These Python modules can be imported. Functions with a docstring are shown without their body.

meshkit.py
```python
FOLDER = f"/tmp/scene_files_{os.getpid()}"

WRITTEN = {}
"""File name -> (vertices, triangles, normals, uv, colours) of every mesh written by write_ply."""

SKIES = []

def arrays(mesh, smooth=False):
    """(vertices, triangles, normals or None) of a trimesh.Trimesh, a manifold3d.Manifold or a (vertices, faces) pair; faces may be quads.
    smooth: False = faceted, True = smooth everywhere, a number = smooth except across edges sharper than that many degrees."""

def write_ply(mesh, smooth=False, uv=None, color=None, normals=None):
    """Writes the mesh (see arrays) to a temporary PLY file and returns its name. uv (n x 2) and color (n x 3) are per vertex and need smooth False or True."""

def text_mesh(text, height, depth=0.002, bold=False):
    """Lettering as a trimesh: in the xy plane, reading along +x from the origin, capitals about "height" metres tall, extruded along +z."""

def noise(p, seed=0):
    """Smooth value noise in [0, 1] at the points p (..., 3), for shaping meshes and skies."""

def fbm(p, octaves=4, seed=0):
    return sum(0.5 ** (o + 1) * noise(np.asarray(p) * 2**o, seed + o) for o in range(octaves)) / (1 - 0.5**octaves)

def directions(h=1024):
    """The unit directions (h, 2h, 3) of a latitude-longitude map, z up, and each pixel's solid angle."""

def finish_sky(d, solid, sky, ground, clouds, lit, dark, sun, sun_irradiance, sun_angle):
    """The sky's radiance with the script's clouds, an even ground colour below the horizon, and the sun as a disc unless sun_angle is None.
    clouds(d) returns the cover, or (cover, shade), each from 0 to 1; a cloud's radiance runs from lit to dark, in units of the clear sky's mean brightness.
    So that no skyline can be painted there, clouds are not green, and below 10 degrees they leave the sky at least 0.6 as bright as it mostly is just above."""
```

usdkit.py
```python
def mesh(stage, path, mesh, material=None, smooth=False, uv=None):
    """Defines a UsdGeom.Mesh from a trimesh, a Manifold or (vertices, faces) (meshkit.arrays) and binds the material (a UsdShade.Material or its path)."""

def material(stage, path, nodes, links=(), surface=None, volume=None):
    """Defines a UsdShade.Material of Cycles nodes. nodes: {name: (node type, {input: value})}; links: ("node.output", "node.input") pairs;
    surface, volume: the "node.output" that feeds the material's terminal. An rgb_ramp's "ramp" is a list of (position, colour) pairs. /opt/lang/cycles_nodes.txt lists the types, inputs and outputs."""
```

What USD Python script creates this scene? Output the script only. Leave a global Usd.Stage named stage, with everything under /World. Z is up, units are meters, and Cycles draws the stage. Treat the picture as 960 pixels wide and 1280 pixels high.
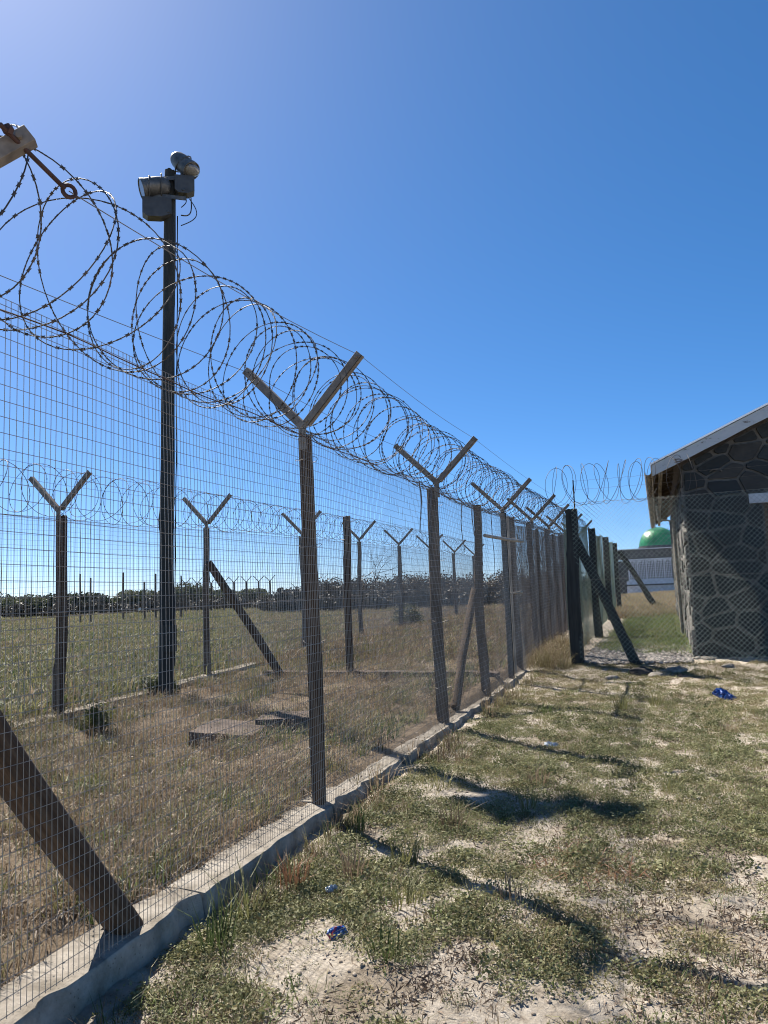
import math, random
import numpy as np, trimesh, usdkit, meshkit
from scipy.interpolate import PchipInterpolator
from scipy.spatial import Voronoi
import shapely.geometry as sg
from shapely import affinity
from pxr import Usd, UsdGeom, UsdLux, UsdShade, Gf, Sdf, Vt

random.seed(7); RNG = np.random.default_rng(7)
stage = Usd.Stage.CreateInMemory()
UsdGeom.SetStageUpAxis(stage, 'Z'); UsdGeom.SetStageMetersPerUnit(stage, 1.0)
UsdGeom.Xform.Define(stage, '/World'); UsdGeom.Scope.Define(stage, '/World/Looks')

# ------------------------------------------------------------------ camera
YAW, PITCH, ROLL = math.radians(20.69), math.radians(6.142), math.radians(2.0875)
cam = UsdGeom.Camera.Define(stage, '/World/camera')
fwd = np.array([-math.sin(YAW)*math.cos(PITCH), math.cos(YAW)*math.cos(PITCH), math.sin(PITCH)])
r0 = np.array([math.cos(YAW), math.sin(YAW), 0]); u0 = np.cross(r0, fwd)
up = math.cos(ROLL)*u0 + math.sin(ROLL)*r0; right = math.cos(ROLL)*r0 - math.sin(ROLL)*u0
M = Gf.Matrix4d(*right, 0, *up, 0, *(-fwd), 0, 0, 0, 1.6, 1)
UsdGeom.Xformable(cam).AddTransformOp().Set(M)
cam.CreateFocalLengthAttr(36.0); cam.CreateHorizontalApertureAttr(36.0); cam.CreateVerticalApertureAttr(48.0)
cam.CreateClippingRangeAttr(Gf.Vec2f(0.05, 5000))
cam.CreateExposureAttr(1.3)

# ------------------------------------------------------------------ sky and sun
SUN_AZ, SUN_EL = math.radians(-57.2), math.radians(48.2)        # azimuth from +y towards +x
sun_dir = np.array([math.sin(SUN_AZ)*math.cos(SUN_EL), math.cos(SUN_AZ)*math.cos(SUN_EL), math.sin(SUN_EL)])
sky_mat = usdkit.material(stage, '/World/Looks/sky', {
    'sky': ('sky_texture', {'sky_type': 'single_scattering', 'sun_disc': False, 'sun_elevation': SUN_EL, 'sun_rotation': SUN_AZ,
                            'air_density': 0.5, 'aerosol_density': 0.32, 'ozone_density': 6.0, 'altitude': 20.0}),
    'gam': ('gamma', {'gamma': 0.78}), 'hsv': ('hsv', {'saturation': 1.33, 'value': 1.0}),
    'bg': ('background_shader', {'strength': 0.105})}, [('sky.color', 'gam.color'), ('gam.color', 'hsv.color'), ('hsv.color', 'bg.color')], surface='bg.background')
dome = UsdLux.DomeLight.Define(stage, '/World/sky')
UsdShade.MaterialBindingAPI.Apply(dome.GetPrim()).Bind(sky_mat)
dome.GetPrim().SetCustomDataByKey('kind', 'structure')
sun = UsdLux.DistantLight.Define(stage, '/World/sun')
sun.CreateIntensityAttr(1.25); sun.CreateAngleAttr(0.53); sun.CreateColorAttr(Gf.Vec3f(1.0, 0.94, 0.85)); sun.CreateNormalizeAttr(True)
zx = np.cross([0, 0, 1.0], sun_dir); zx /= np.linalg.norm(zx); zy = np.cross(sun_dir, zx)
UsdGeom.Xformable(sun).AddTransformOp().Set(Gf.Matrix4d(*zx, 0, *zy, 0, *sun_dir, 0, 0, 0, 20, 1))

# ------------------------------------------------------------------ materials
L = '/World/Looks/'
def noise_mat(name, stops, scale=(6, 6, 6), detail=5, rough=0.7, spec=0.3, metallic=0.0, bump=0.3, bscale=40.0, bdist=0.01,
              coord='object', extra=None, distortion=0.0, vary=0.0):
    """A surface whose colour runs along a noise ramp, with a second noise as relief."""
    src = 'tc.object' if coord == 'object' else 'geo.position'
    n = {'tc': ('texture_coordinate', {}), 'geo': ('geometry', {}), 'map': ('mapping', {'scale': scale}),
         'n': ('noise_texture', {'scale': 1.0, 'detail': detail, 'roughness': 0.62, 'distortion': distortion}),
         'r': ('rgb_ramp', {'ramp': stops}),
         'bn': ('noise_texture', {'scale': bscale / max(scale), 'detail': 4}), 'b': ('bump', {'strength': bump, 'distance': bdist}),
         'p': ('principled_bsdf', {'roughness': rough, 'specular_ior_level': spec, 'metallic': metallic})}
    l = [(src, 'map.vector'), ('map.vector', 'n.vector'), ('n.fac', 'r.fac'), ('map.vector', 'bn.vector'), ('bn.fac', 'b.height'), ('b.normal', 'p.normal')]
    if vary:
        n['oi'] = ('object_info', {}); n['mr'] = ('map_range', {'to_min': 1 - vary, 'to_max': 1 + vary}); n['hv'] = ('hsv', {})
        l += [('oi.random', 'mr.value'), ('mr.result', 'hv.value'), ('r.color', 'hv.color'), ('hv.color', 'p.base_color')]
    else:
        l += [('r.color', 'p.base_color')]
    return usdkit.material(stage, L + name, n, l, surface='p.BSDF')

def leaf_mat(name, lo, hi, trans=0.35, rough=0.6):
    """Blades and leaves: colour varies from leaf to leaf, some light comes through."""
    return usdkit.material(stage, L + name, {
        'g': ('geometry', {}), 'oi': ('object_info', {}), 'a': ('math', {'math_type': 'add'}), 'h': ('math', {'math_type': 'fraction'}),
        'r': ('rgb_ramp', {'ramp': [(0, lo), (1, hi)]}),
        'd': ('principled_bsdf', {'roughness': rough, 'specular_ior_level': 0.3}), 't': ('translucent_bsdf', {}), 'm': ('mix_closure', {'fac': trans})},
        [('g.random_per_island', 'a.value1'), ('oi.random', 'a.value2'), ('a.value', 'h.value1'), ('h.value', 'r.fac'),
         ('r.color', 'd.base_color'), ('r.color', 't.color'), ('d.BSDF', 'm.closure1'), ('t.BSDF', 'm.closure2')], surface='m.closure')

WOOD = noise_mat('weathered_wood', [(0.25, (.022, .013, .008)), (0.5, (.056, .035, .021)), (0.75, (.115, .080, .052))], (22, 22, 1.6), 6, .85, .2, bump=.6, bscale=90, bdist=.012)
BLACKWOOD = noise_mat('tarred_wood', [(0.3, (.010, .011, .010)), (0.7, (.035, .035, .03))], (22, 22, 2), 6, .8, .25, bump=.6, bscale=80)
ARM = noise_mat('rusty_steel', [(0.3, (.10, .078, .06)), (0.6, (.19, .155, .12)), (.8, (.27, .23, .185))], (14, 14, 14), 6, .65, .4, .25, bump=.25, bscale=120, bdist=.004)
WIRE = noise_mat('galvanised_wire', [(0.3, (.16, .135, .105)), (0.7, (.34, .295, .24))], (3, 3, 3), 4, .5, .4, .12, bump=0, coord='pos')
DULLWIRE = noise_mat('dull_wire', [(0.3, (.07, .06, .05)), (0.7, (.2, .175, .15))], (3, 3, 3), 4, .5, .5, .6, bump=0, coord='pos')
BROWNWIRE = noise_mat('brown_wire', [(0.3, (.09, .06, .038)), (0.7, (.22, .155, .10))], (3, 3, 3), 4, .7, .3, .0, bump=0, coord='pos')
LINKWIRE = noise_mat('link_wire', [(0.3, (.10, .125, .10)), (0.7, (.24, .28, .23))], (3, 3, 3), 4, .5, .4, .1, bump=0, coord='pos')
RUSTWIRE = noise_mat('rusty_wire', [(0.3, (.028, .014, .011)), (0.7, (.075, .036, .027))], (9, 9, 9), 4, .7, .3, .2, bump=0, coord='pos')
RAZOR = noise_mat('razor_steel', [(0.35, (.03, .026, .023)), (0.62, (.07, .056, .047)), (.8, (.13, .065, .04))], (5, 5, 5), 4, .6, .35, .15, bump=0, coord='pos')
GREENWIRE = noise_mat('coated_wire', [(0.3, (.04, .075, .055)), (0.7, (.14, .20, .155))], (4, 4, 4), 3, .4, .5, .15, bump=0, coord='pos')
CONCRETE = usdkit.material(stage, L + 'concrete', {
    'g': ('geometry', {}), 'n': ('noise_texture', {'scale': 4.5, 'detail': 9, 'roughness': .68}), 'n2': ('noise_texture', {'scale': 60.0, 'detail': 5, 'roughness': .7}), 'v': ('voronoi_texture', {'scale': 38.0}),
    'r': ('rgb_ramp', {'ramp': [(.28, (.07, .058, .045)), (.42, (.17, .148, .118)), (.58, (.28, .25, .21)), (.78, (.35, .32, .275))]}),
    'pit': ('rgb_ramp', {'ramp': [(.06, (.35, .32, .28)), (.16, (1, 1, 1))]}), 'm': ('mix', {'mix_type': 'multiply', 'fac': .8}),
    'a': ('math', {'math_type': 'multiply_add', 'value2': .6}),
    'b': ('bump', {'strength': .8, 'distance': .012}), 'p': ('principled_bsdf', {'roughness': .93, 'specular_ior_level': .15})},
    [('g.position', 'n.vector'), ('g.position', 'n2.vector'), ('g.position', 'v.vector'), ('n.fac', 'r.fac'), ('v.distance', 'pit.fac'), ('r.color', 'm.color1'), ('pit.color', 'm.color2'), ('m.color', 'p.base_color'),
     ('n2.fac', 'a.value1'), ('n.fac', 'a.value3'), ('a.value', 'b.height'), ('b.normal', 'p.normal')], surface='p.BSDF')
SLAB = noise_mat('old_concrete', [(0.3, (.04, .028, .022)), (0.7, (.12, .09, .07))], (4, 4, 4), 8, .9, .2, bump=.5, bscale=40, bdist=.015, coord='pos')
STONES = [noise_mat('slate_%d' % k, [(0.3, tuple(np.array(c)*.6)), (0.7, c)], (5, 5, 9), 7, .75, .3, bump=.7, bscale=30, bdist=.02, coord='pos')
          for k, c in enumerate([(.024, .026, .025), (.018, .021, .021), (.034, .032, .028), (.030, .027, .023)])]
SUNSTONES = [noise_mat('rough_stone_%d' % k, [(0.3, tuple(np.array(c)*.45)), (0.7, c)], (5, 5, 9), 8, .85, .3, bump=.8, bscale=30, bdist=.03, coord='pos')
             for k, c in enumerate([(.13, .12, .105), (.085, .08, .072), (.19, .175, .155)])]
MORTAR = noise_mat('mortar', [(0.3, (.058, .055, .05)), (0.7, (.125, .118, .105))], (8, 8, 8), 5, .95, .1, bump=.5, bscale=60, coord='pos')
PEEL = usdkit.material(stage, L + 'peeling_paint', {
    'g': ('geometry', {}), 'm': ('mapping', {'scale': (2.2, 2.2, 5.0)}), 'n': ('noise_texture', {'scale': 1.6, 'detail': 8, 'roughness': .7}),
    'r': ('rgb_ramp', {'ramp': [(0, (.07, .05, .038)), (.405, (.07, .05, .04)), (.415, (.27, .285, .29)), (1, (.36, .37, .375))]}),
    'b': ('bump', {'strength': .4, 'distance': .004}), 'p': ('principled_bsdf', {'roughness': .7})},
    [('g.position', 'm.vector'), ('m.vector', 'n.vector'), ('n.fac', 'r.fac'), ('r.color', 'p.base_color'), ('n.fac', 'b.height'), ('b.normal', 'p.normal')], surface='p.BSDF')
EAVEWOOD = noise_mat('eaves_wood', [(0.3, (.05, .035, .022)), (0.7, (.15, .11, .075))], (3, 20, 20), 5, .85, .2, bump=.4, coord='pos')
PALEWOOD = noise_mat('pale_wood', [(0.3, (.10, .08, .06)), (0.7, (.34, .29, .22))], (20, 2, 20), 6, .8, .2, bump=.4, coord='pos')
WHITE = noise_mat('white_paint', [(0.3, (.62, .62, .60)), (0.7, (.80, .80, .78))], (5, 5, 5), 5, .6, .4, bump=.15, coord='pos')
PALECONC = noise_mat('pale_lintel', [(0.3, (.30, .31, .32)), (0.7, (.42, .43, .44))], (5, 5, 5), 5, .8, .2, bump=.3, coord='pos')
ROOFING = noise_mat('roof_sheet', [(0.3, (.66, .66, .65)), (0.7, (.80, .80, .79))], (2, 2, 2), 5, .5, .5, .0, bump=.1, coord='pos')
DARKPANE = usdkit.material(stage, L + 'window_glass', {'g': ('glossy_bsdf', {'color': (.35, .35, .35), 'roughness': .08}), 't': ('transparent_bsdf', {'color': (.55, .56, .55)}), 'f': ('fresnel', {'IOR': 1.5}), 'm': ('mix_closure', {})},
    [('f.fac', 'm.fac'), ('t.BSDF', 'm.closure1'), ('g.BSDF', 'm.closure2')], surface='m.closure')
DARK = noise_mat('dark_interior', [(0.3, (.012, .012, .012)), (0.7, (.02, .02, .02))], bump=0)
DOME = noise_mat('green_dome_paint', [(0.3, (.006, .10, .035)), (0.5, (.01, .17, .06)), (0.7, (.03, .23, .09))], (1.2, 1.2, 5), 6, .36, .5, bump=.12, coord='pos')
SCREEN = noise_mat('grey_screen', [(0.3, (.34, .35, .38)), (0.7, (.5, .51, .55))], (3, 3, 3), 4, .8, .3, bump=.2, coord='pos')
SCREENDARK = noise_mat('dark_cladding', [(0.3, (.035, .035, .037)), (0.7, (.075, .075, .078))], (3, 3, 3), 4, .8, .3, bump=.2, coord='pos')
LAMPGREY = noise_mat('lamp_housing', [(0.3, (.035, .034, .032)), (0.55, (.075, .072, .067)), (.8, (.15, .14, .125))], (9, 9, 9), 5, .45, .5, .4, bump=.1, coord='pos')
BOXGREY = noise_mat('gear_box', [(0.3, (.026, .026, .026)), (0.7, (.055, .054, .052))], (9, 9, 9), 5, .55, .5, .2, bump=.1, coord='pos')
LENS = usdkit.material(stage, L + 'lamp_lens', {'p': ('principled_bsdf', {'base_color': (.22, .23, .24), 'roughness': .12, 'transmission_weight': .3})}, surface='p.BSDF')
RUBBER = noise_mat('cable', [(0.3, (.012, .012, .012)), (0.7, (.025, .025, .025))], bump=0, rough=.6)
BARK = noise_mat('bark', [(0.3, (.04, .032, .025)), (0.7, (.10, .085, .07))], (8, 8, 2), 5, .9, .1, bump=.5)
BLUE = noise_mat('blue_foil', [(0.35, (.004, .02, .09)), (0.6, (.008, .06, .24)), (.75, (.08, .16, .34))], (14, 14, 14), 4, .25, .6, .2, bump=.4, coord='pos')
WRAP = usdkit.material(stage, L + 'wrapper_film', {
    'g': ('geometry', {}), 'n': ('noise_texture', {'scale': 22.0, 'detail': 3}),
    'r': ('rgb_ramp', {'ramp': [(0, (.35, .03, .04)), (.37, (.26, .03, .05)), (.40, (.012, .05, .2)), (.6, (.03, .12, .34)), (.72, (.3, .36, .45))]}),
    'p': ('principled_bsdf', {'roughness': .25})}, [('g.position', 'n.vector'), ('n.fac', 'r.fac'), ('r.color', 'p.base_color')], surface='p.BSDF')
PALEFOIL = noise_mat('pale_foil', [(0.35, (.14, .19, .25)), (0.65, (.42, .44, .46))], (20, 20, 20), 4, .3, .6, .1, bump=.3, coord='pos')
ROCK = noise_mat('rock', [(0.3, (.10, .09, .075)), (0.7, (.28, .25, .21))], (14, 14, 14), 6, .9, .2, bump=.5, coord='pos')
DARKROCK = noise_mat('dark_rock', [(0.3, (.03, .027, .023)), (0.7, (.09, .08, .07))], (14, 14, 14), 6, .9, .2, bump=.5, coord='pos')
STRIP = noise_mat('faded_strip', [(0.3, (.03, .03, .045)), (0.7, (.09, .085, .09))], (12, 12, 3), 5, .8, .2, bump=.2, coord='pos')

COVER = leaf_mat('succulent_leaf', (.105, .112, .048), (.26, .255, .125), .25, .7)
COVERDRY = leaf_mat('dry_groundcover', (.15, .13, .06), (.31, .265, .14), .25)
STRAW = leaf_mat('straw', (.12, .085, .052), (.34, .26, .17), .3)
BROWNSTRAW = leaf_mat('brown_straw', (.11, .078, .05), (.30, .22, .145), .3)
GREEN = leaf_mat('green_blade', (.035, .055, .015), (.11, .145, .05), .35)
WEED = leaf_mat('fresh_weed', (.06, .10, .025), (.20, .25, .08), .4)
OLIVE = leaf_mat('olive_blade', (.085, .092, .03), (.23, .215, .09), .35)
RUSTSTRAW = leaf_mat('rust_straw', (.17, .085, .045), (.34, .19, .11), .3)
LITTER = leaf_mat('dead_litter', (.07, .05, .035), (.26, .19, .13), .1)
SCRUB = leaf_mat('scrub_leaf', (.034, .028, .02), (.075, .062, .042), .1)
HEDGE = leaf_mat('hedge_leaf', (.022, .03, .014), (.07, .08, .038), .3)
BROWNHEDGE = leaf_mat('thicket_leaf', (.055, .042, .028), (.11, .085, .058), .15)
GRAVEL = leaf_mat('gravel_stone', (.13, .115, .10), (.40, .36, .32), .0, .9)

# ------------------------------------------------------------------ helpers: prims
used, origin = {}, {}
def numbered(base):
    k = used.get(base, 0); used[base] = k + 1
    return base if k == 0 else '%s_%03d' % (base, k)
def tag(p, label=None, cat=None, group=None, kind=None):
    p = p.GetPrim() if hasattr(p, 'GetPrim') else p
    for k, v in (('label', label), ('category', cat), ('group', group), ('kind', kind)):
        if v: p.SetCustomDataByKey(k, v)
    return p
def thing(name, loc, label, cat, group=None, kind=None):
    path = numbered('/World/' + name)
    x = UsdGeom.Xform.Define(stage, path); x.AddTranslateOp().Set(Gf.Vec3d(*map(float, loc)))
    origin[path] = np.asarray(loc, float)
    tag(x, label, cat, group, kind); return path
def obj(name, mesh, mat, parent=None, mtx=None, smooth=False, kind=None, label=None):
    """ONE Mesh prim; vertices in world coordinates (or local to mtx); parent is a path."""
    path = numbered((parent or '/World') + '/' + name)
    o = origin.get(parent, np.zeros(3)) if parent else np.zeros(3)
    v, f, n = meshkit.arrays(mesh, smooth)
    if mtx is None:
        v = v - o; loc = None
        centre = np.zeros(3)
        if parent is None and label:          # a thing of one mesh: origin at its base
            centre = np.array([v[:, 0].mean(), v[:, 1].mean(), v[:, 2].min()]); v = v - centre; loc = centre
    m = UsdGeom.Mesh.Define(stage, path)
    m.CreatePointsAttr(Vt.Vec3fArray.FromNumpy(v.astype(np.float32)))
    m.CreateFaceVertexCountsAttr(Vt.IntArray.FromNumpy(np.full(len(f), 3, np.int32)))
    m.CreateFaceVertexIndicesAttr(Vt.IntArray.FromNumpy(f.astype(np.int32).ravel()))
    m.CreateSubdivisionSchemeAttr('none')
    if n is not None:
        m.CreateNormalsAttr(Vt.Vec3fArray.FromNumpy(n.astype(np.float32))); m.SetNormalsInterpolation('vertex')
    UsdShade.MaterialBindingAPI.Apply(m.GetPrim()).Bind(mat)
    if mtx is not None:
        T = np.array(mtx, float); T[:3, 3] -= o
        UsdGeom.Xformable(m).AddTransformOp().Set(Gf.Matrix4d(*T.T.ravel().tolist()))
        origin[path] = None; frames[path] = (np.linalg.inv(np.array(mtx, float)))
    elif loc is not None:
        UsdGeom.Xformable(m).AddTranslateOp().Set(Gf.Vec3d(*map(float, loc))); origin[path] = loc
    else:
        origin[path] = o
    if kind: m.GetPrim().SetCustomDataByKey('kind', kind)
    if label: m.GetPrim().SetCustomDataByKey('label', label)
    return path
frames = {}
def sub(name, mesh, mat, parent, **k):
    """A sub-part in world coordinates under a part that may carry its own frame."""
    if parent in frames:
        v, f, n = meshkit.arrays(mesh)
        Mi = frames[parent]; v = v @ Mi[:3, :3].T + Mi[:3, 3]
        o2 = origin[parent]; origin[parent] = np.zeros(3)
        r = obj(name, (v, f), mat, parent, **k); origin[parent] = o2
        return r
    return obj(name, mesh, mat, parent, **k)
def single(name, mesh, mat, label, cat, group=None, kind=None, smooth=False):
    p = obj(name, mesh, mat, None, smooth=smooth, label=label)
    tag(stage.GetPrimAtPath(p), None, cat, group, kind); return p
def join(ms):
    vs, fs, n = [], [], 0
    for m in ms:
        v, f = (np.asarray(m.vertices), np.asarray(m.faces)) if hasattr(m, 'vertices') else (np.asarray(m[0], float), np.asarray(m[1], int))
        if f.shape[1] == 4: f = np.vstack([f[:, [0, 1, 2]], f[:, [0, 2, 3]]])
        vs.append(v); fs.append(f + n); n += len(v)
    return np.vstack(vs), np.vstack(fs)

# ------------------------------------------------------------------ helpers: shapes
def frame_of(d):
    d = d/np.linalg.norm(d); a = np.cross(d, [0, 0, 1.0]) if abs(d[2]) < .95 else np.cross(d, [0, 1.0, 0])
    a /= np.linalg.norm(a); return d, a, np.cross(d, a)
def prisms(A, B, r, n=3):
    """Straight wires from A to B (k x 3 each) as n-sided prisms."""
    A, B = np.asarray(A, float), np.asarray(B, float); d = B - A; d /= np.linalg.norm(d, axis=1, keepdims=True)
    ref = np.where(np.abs(d[:, 2:]) < .9, [0, 0, 1.0], [0, 1.0, 0]); a = np.cross(d, ref); a /= np.linalg.norm(a, axis=1, keepdims=True); b = np.cross(d, a)
    an = np.arange(n)*2*np.pi/n + .4
    ring = r*(np.cos(an)[None, :, None]*a[:, None] + np.sin(an)[None, :, None]*b[:, None])
    v = np.concatenate([A[:, None] + ring, B[:, None] + ring], 1).reshape(-1, 3)
    i = np.arange(n); j = (i+1) % n
    q = np.stack([i, j, j+n, i+n], 1); f = np.vstack([q[:, [0, 1, 2]], q[:, [0, 2, 3]]])
    return v, (np.arange(len(A))[:, None, None]*2*n + f[None]).reshape(-1, 3)
def polywires(P, r, n=3):
    """Many polylines of equal length, P (k, m, 3)."""
    P = np.asarray(P, float); k, m, _ = P.shape
    t = np.gradient(P, axis=1); t /= np.linalg.norm(t, axis=2, keepdims=True)
    mean = t.mean(1, keepdims=True)
    ref = np.where(np.abs(mean[..., 2:]) < .8*np.linalg.norm(mean, axis=2, keepdims=True)+1e-9, [0, 0, 1.0], [0.3, 1.0, 0])
    a = np.cross(t, np.broadcast_to(ref, t.shape)); a /= np.linalg.norm(a, axis=2, keepdims=True) + 1e-12; b = np.cross(t, a)
    an = np.arange(n)*2*np.pi/n + .4
    v = P[:, :, None] + r*(np.cos(an)[None, None, :, None]*a[:, :, None] + np.sin(an)[None, None, :, None]*b[:, :, None])
    i, j = np.meshgrid(np.arange(m-1), np.arange(n), indexing='ij')
    q = np.stack([i*n+j, i*n+(j+1) % n, (i+1)*n+(j+1) % n, (i+1)*n+j], -1).reshape(-1, 4)
    f = np.vstack([q[:, [0, 1, 2]], q[:, [0, 2, 3]]])
    return v.reshape(-1, 3), (np.arange(k)[:, None, None]*m*n + f[None]).reshape(-1, 3)
def tube(P, r, n=6):
    """One polyline with parallel-transported rings."""
    P = np.asarray(P, float); t = np.gradient(P, axis=0); t /= np.linalg.norm(t, axis=1, keepdims=True) + 1e-12
    _, a, _ = frame_of(t[0]); out = []; rr = np.broadcast_to(r, (len(P),)); an = np.arange(n)*2*np.pi/n
    for k in range(len(P)):
        a = a - t[k]*(a @ t[k]); a /= np.linalg.norm(a); b = np.cross(t[k], a)
        out.append(P[k] + rr[k]*(np.cos(an)[:, None]*a + np.sin(an)[:, None]*b))
    m = len(P); i, j = np.meshgrid(np.arange(m-1), np.arange(n), indexing='ij')
    q = np.stack([i*n+j, i*n+(j+1) % n, (i+1)*n+(j+1) % n, (i+1)*n+j], -1).reshape(-1, 4)
    v = np.vstack(out + [P[:1], P[-1:]]); f = [q[:, [0, 1, 2]], q[:, [0, 2, 3]]]; k = np.arange(n)
    f.append(np.stack([(k+1) % n, k, np.full(n, m*n)], 1)); f.append(np.stack([(m-1)*n+k, (m-1)*n+(k+1) % n, np.full(n, m*n+1)], 1))
    return v, np.vstack(f)
def bar(A, B, w, t, side, bevel=.15):
    """A flat bar from A to B: width w along side, thickness t."""
    A, B = np.asarray(A, float), np.asarray(B, float); d = B - A; ln = np.linalg.norm(d); d /= ln
    s = np.asarray(side, float); s = s - d*(s @ d); s /= np.linalg.norm(s); n = np.cross(d, s); c = min(w, t)*bevel
    pr = [(-w/2+c, -t/2), (w/2-c, -t/2), (w/2, -t/2+c), (w/2, t/2-c), (w/2-c, t/2), (-w/2+c, t/2), (-w/2, t/2-c), (-w/2, -t/2+c)]
    v = np.array([A + s*x + n*y for x, y in pr] + [B + s*x + n*y for x, y in pr]); k = np.arange(8); j = (k+1) % 8
    f = np.vstack([np.stack([k, j, j+8], 1), np.stack([k, j+8, k+8], 1), [[0, i+1, i] for i in range(1, 7)], [[8, 8+i, 9+i] for i in range(1, 7)]])
    return v, f
def box(c, s, rot=None):
    m = trimesh.creation.box(s)
    if rot is not None: m.apply_transform(rot)
    m.apply_translation(c); return np.array(m.vertices), np.array(m.faces)
def rough_post(h, r, seed, sides=16, taper=.08, square=0.0, knots=3, bend_=.018):
    """A weathered timber, along +z from 0 to h: grooves, knots, a chipped top."""
    rng = np.random.default_rng(seed); rows = max(6, int(h/.09)); z = np.linspace(0, 1, rows)
    an = np.arange(sides)*2*np.pi/sides; A, Z = np.meshgrid(an, z)
    base = np.stack([np.cos(A)*1.3 + seed*3.1, np.sin(A)*1.3, Z*h*.9], -1)
    R = r*(1 - taper*Z)*(1 + .22*(meshkit.noise(base, seed) - .5))
    grv = np.stack([np.cos(A)*4.5, np.sin(A)*4.5 + seed, Z*h*.55], -1)
    R *= 1 - .13*np.maximum(0, meshkit.noise(grv, seed+5) - .55)*2.2
    if square: R *= 1 + square*(1/np.maximum(np.abs(np.cos(A)), np.abs(np.sin(A))) - 1)
    for _ in range(knots):
        ka, kz, ks = rng.uniform(0, 6.28), rng.uniform(.1, .9), rng.uniform(.06, .12)
        R += r*.22*np.exp(-((np.angle(np.exp(1j*(A-ka)))/.5)**2 + ((Z-kz)*h/ks)**2))
    bend = bend_*h*np.stack([meshkit.noise(np.stack([z*2.2, z*0+seed, z*0], -1), 3) - .5, meshkit.noise(np.stack([z*2.2, z*0+seed+9, z*0], -1), 4) - .5], -1)
    bend -= bend[0]
    X = R*np.cos(A) + bend[:, :1]; Y = R*np.sin(A) + bend[:, 1:]; Zm = Z*h
    Zm[-1] += rng.uniform(-.02, .012, sides)
    v = np.stack([X, Y, Zm], -1).reshape(-1, 3); n, m = sides, rows
    i, j = np.meshgrid(np.arange(m-1), np.arange(n), indexing='ij')
    q = np.stack([i*n+j, i*n+(j+1) % n, (i+1)*n+(j+1) % n, (i+1)*n+j], -1).reshape(-1, 4)
    k = np.arange(n); v = np.vstack([v, [bend[0, 0], bend[0, 1], 0], [bend[-1, 0], bend[-1, 1], h-.004]])
    f = np.vstack([q[:, [0, 1, 2]], q[:, [0, 2, 3]], np.stack([(k+1) % n, k, np.full(n, m*n)], 1), np.stack([(m-1)*n+k, (m-1)*n+(k+1) % n, np.full(n, m*n+1)], 1)])
    return v, f
def stand(P0, P1):
    """The frame that takes +z onto the way from P0 to P1."""
    P0, P1 = np.asarray(P0, float), np.asarray(P1, float); d, a, b = frame_of(P1 - P0)
    if abs(d[2]) > .9: a = np.cross([0, 1.0, 0], d); a /= np.linalg.norm(a); b = np.cross(d, a)
    T = np.eye(4); T[:3, 0], T[:3, 1], T[:3, 2], T[:3, 3] = a, b, d, P0; return T
def timber(name, P0, P1, r, seed, mat, parent, **k):
    P0, P1 = np.asarray(P0, float), np.asarray(P1, float)
    return obj(name, rough_post(np.linalg.norm(P1-P0), r, seed, **k), mat, parent, mtx=stand(P0, P1), smooth=42)
def lump(c, s, seed, sub_=2, amp=.35):
    m = trimesh.creation.icosphere(sub_); v = np.array(m.vertices)
    v *= 1 + amp*(meshkit.fbm(v*1.6 + seed*7.7, 3, seed)[:, None] - .5)*2
    return v*np.asarray(s) + np.asarray(c), np.array(m.faces)

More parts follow.
